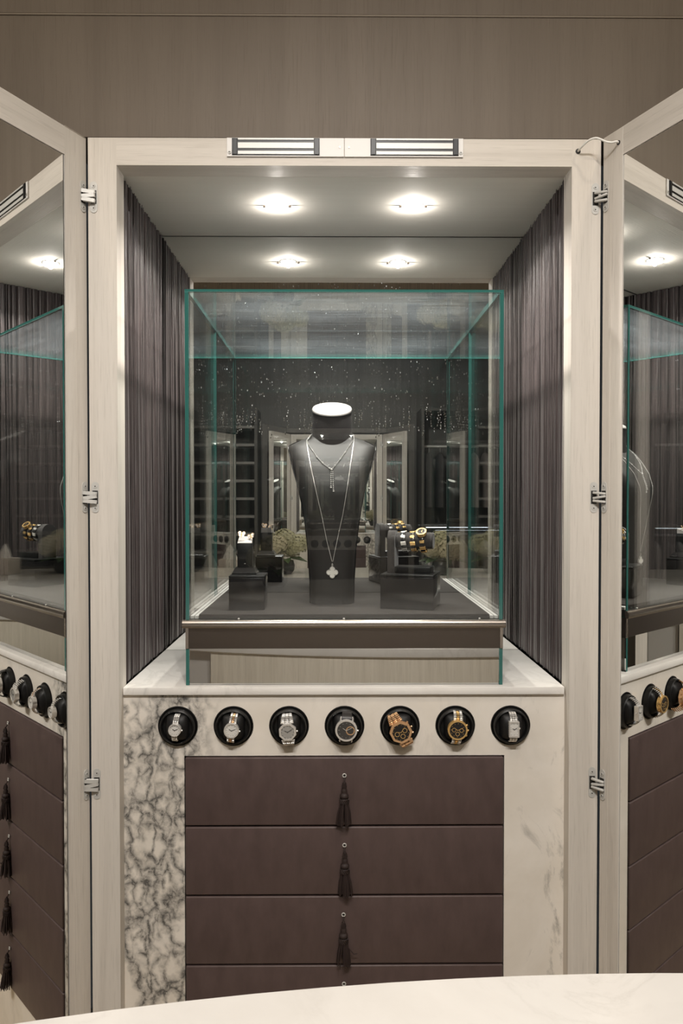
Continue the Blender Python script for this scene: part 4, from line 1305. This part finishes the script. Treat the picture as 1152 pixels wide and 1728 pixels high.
for x, nm in ((-0.36, 'nearer the shelf unit'), (0.40, 'nearer the wardrobe')):  # unseen spots added to brighten the opposite niche in the mirror
    t = downlight(x, -1.70, ZR, 'added unseen ceiling spotlight brightening the opposite niche, ' + nm, 'added spotlights', 1.0, M['room_lens'], 0.035, 0.06, WARM, 180)
    added_spot(t, x, -1.70, ZR, (x, OPP_Y, 1.30), 75.0).spot_size = math.radians(75)
t = downlight(0.30, 0.62, ZR, 'added unseen ceiling spotlight brightening the island top', 'added spotlights', 1.0, M['room_lens'], 0.035, 0.06, WARM, 180)  # unseen spot added to brighten the near part of the island
ld = added_spot(t, 0.30, 0.62, ZR, (0.30, 0.66, 0.95), ISLAND_W)
ld.spot_size = math.radians(50); ld.spot_blend = 1.0

# ------------------------------------------------------------------ wardrobe wall opposite, seen in the mirrors
wd = thing('open_wardrobe', (1.72, RY0 + 0.25, 0.0), 'dark open wardrobe with two hanging rails beside the opposite niche', 'wardrobe')
WX0, WX1, WY0, WY1 = 0.86, 2.40, RY0 + 0.002, RY0 + 0.50
MB().box(WX0, WX1, WY0, WY0 + 0.02, 0.0, 2.3).build('back_panel', M['dark_panel'], wd)
for x in (WX0, WX1 - 0.025): MB().box(x, x + 0.025, WY0 + 0.0204, WY1, 0.0, 2.3).build('side_panel', M['dark_panel'], wd)
for z in (0.06, 1.115, 2.27): MB().box(WX0 + 0.0254, WX1 - 0.0254, WY0 + 0.0204, WY1, z, z + 0.025).build('shelf', M['dark_panel'], wd)
for z in (1.93, 1.035): MB().cyl((WX0 + 0.0254, WY0 + 0.26, z), (WX1 - 0.0254, WY0 + 0.26, z), 0.013, 0.013, 14).build('hanging_rail', M['nickel'], wd, 40)
MB().box(WX0 + 0.05, WX1 - 0.05, WY1 - 0.05, WY1 - 0.03, 1.107, 1.1146).build('led_strip', M['led'], wd)
def garment(L, mat):
    o = thing('hanging_jacket', (0, 0, 0), 'x', 'clothes', 'clothes in the open wardrobe')
    mb = MB(); prof = [(-0.06, 0.018, 0.010), (-0.075, 0.07, 0.022), (-0.10, 0.15, 0.030), (-0.14, 0.215, 0.034), (-0.20, 0.23, 0.036), (-L * 0.6, 0.21, 0.034), (-L, 0.22, 0.030)]
    rings = []
    for z, hw, th in prof:
        rings.append([Vector((th * math.sin(a) * (1 + 0.12 * math.sin(5 * a)), hw * math.cos(a), z)) for a in [2 * PI * k / 28 for k in range(28)]])
    mb.rings(rings); mb.build('body', mat, o, 50)
    mb = MB(); mb.tube([(0, 0, -0.062), (0, 0, -0.022), (0, 0.010, -0.012), (0, 0.017, 0.0005), (0, 0.011, 0.0145), (0, 0, 0.0165), (0, -0.011, 0.012)], 0.002, 6)
    mb.build('hanger_hook', M['nickel'], o, 50)
    return o
kinds = [('cloth_dark', 'charcoal'), ('cloth_pale', 'pale grey'), ('cloth_rose', 'dusty rose')]
row1 = [0, 0, 0, 0, 1, 1, 1, 2, 1, 0, 0, 0]
protos = {}
for lvl, z, L, row in ((0, 1.93, 0.62, row1), (1, 1.035, 0.50, [1, 0, 1, 1, 0, 1, 2, 1, 0, 1, 1, 0])):
    for k, q in enumerate(row):
        key = (lvl, q)
        if key not in protos: g = protos[key] = garment(L, M[kinds[q][0]])
        else: g = copy_tree(protos[key])
        g.location = (0.96 + 0.115 * k, WY0 + 0.26, z - 0.0005)
        g.rotation_euler = (0, 0, 0.10 * math.sin(3.1 * k + lvl))
        g['label'] = kinds[q][1] + (' jacket on the upper wardrobe rail' if lvl == 0 else ' shirt on the lit lower wardrobe rail') + ', hanger %d from the niche' % (k + 1)
sh = thing('shelf_unit', (-1.5, RY0 + 0.2, 0.0), 'dark open shelf unit beside the opposite niche, seen in the mirror', 'shelves')
SX0, SX1 = -2.38, -0.78
MB().box(SX0, SX1, WY0, WY0 + 0.02, 0.0, 2.3).build('back_panel', M['dark_wood'], sh)
for x in (SX0, -1.82, -1.13, SX1 - 0.03): MB().box(x, x + 0.03, WY0 + 0.0204, WY1 - 0.12, 0.0, 2.3).build('upright', M['dark_panel'], sh)
for xa, xb in ((SX0 + 0.0304, -1.8204), (-1.7896, -1.1304), (-1.0996, SX1 - 0.0304)):
    for k in range(12):
        MB().box(xa, xb, WY0 + 0.0204, WY1 - 0.13, 0.12 + 0.157 * 1.15 * k, 0.145 + 0.157 * 1.15 * k).build('shelf', M['shelf'], sh)

# ------------------------------------------------------------------ the opposite niche, seen in the mirror
def opposite(o, label):
    c = copy_tree(o)
    c.location = (2 * CX - o.location.x, YF + OPP_Y - o.location.y, o.location.z)
    r = o.rotation_euler; c.rotation_euler = (r[0], r[1], r[2] + PI)
    c['label'] = label
    return c
opposite(cab, 'matching oak cabinet on the opposite wall, seen only in the mirror')
opposite(chest, 'marble fronted drawer chest on the opposite wall, seen only in the mirror')
opposite(top, 'marble worktop on the opposite wall, seen only in the mirror')
opposite(case, 'glass case on the opposite wall, seen only in the mirror')
opposite(bust, 'necklace bust on the opposite wall, seen only in the mirror')
opposite(cuL, 'string curtain of the opposite niche, on the right as mirrored')
opposite(cuR, 'string curtain of the opposite niche, on the left as mirrored')
opposite(dlL, 'downlight of the opposite niche, on the right as mirrored')
opposite(dlR, 'downlight of the opposite niche, on the left as mirrored')
for i, w_ in enumerate(winders):
    opposite(w_, 'empty black watch winder of the opposite chest, place %s' % ['one', 'two', 'three', 'four', 'five', 'six', 'seven'][i])
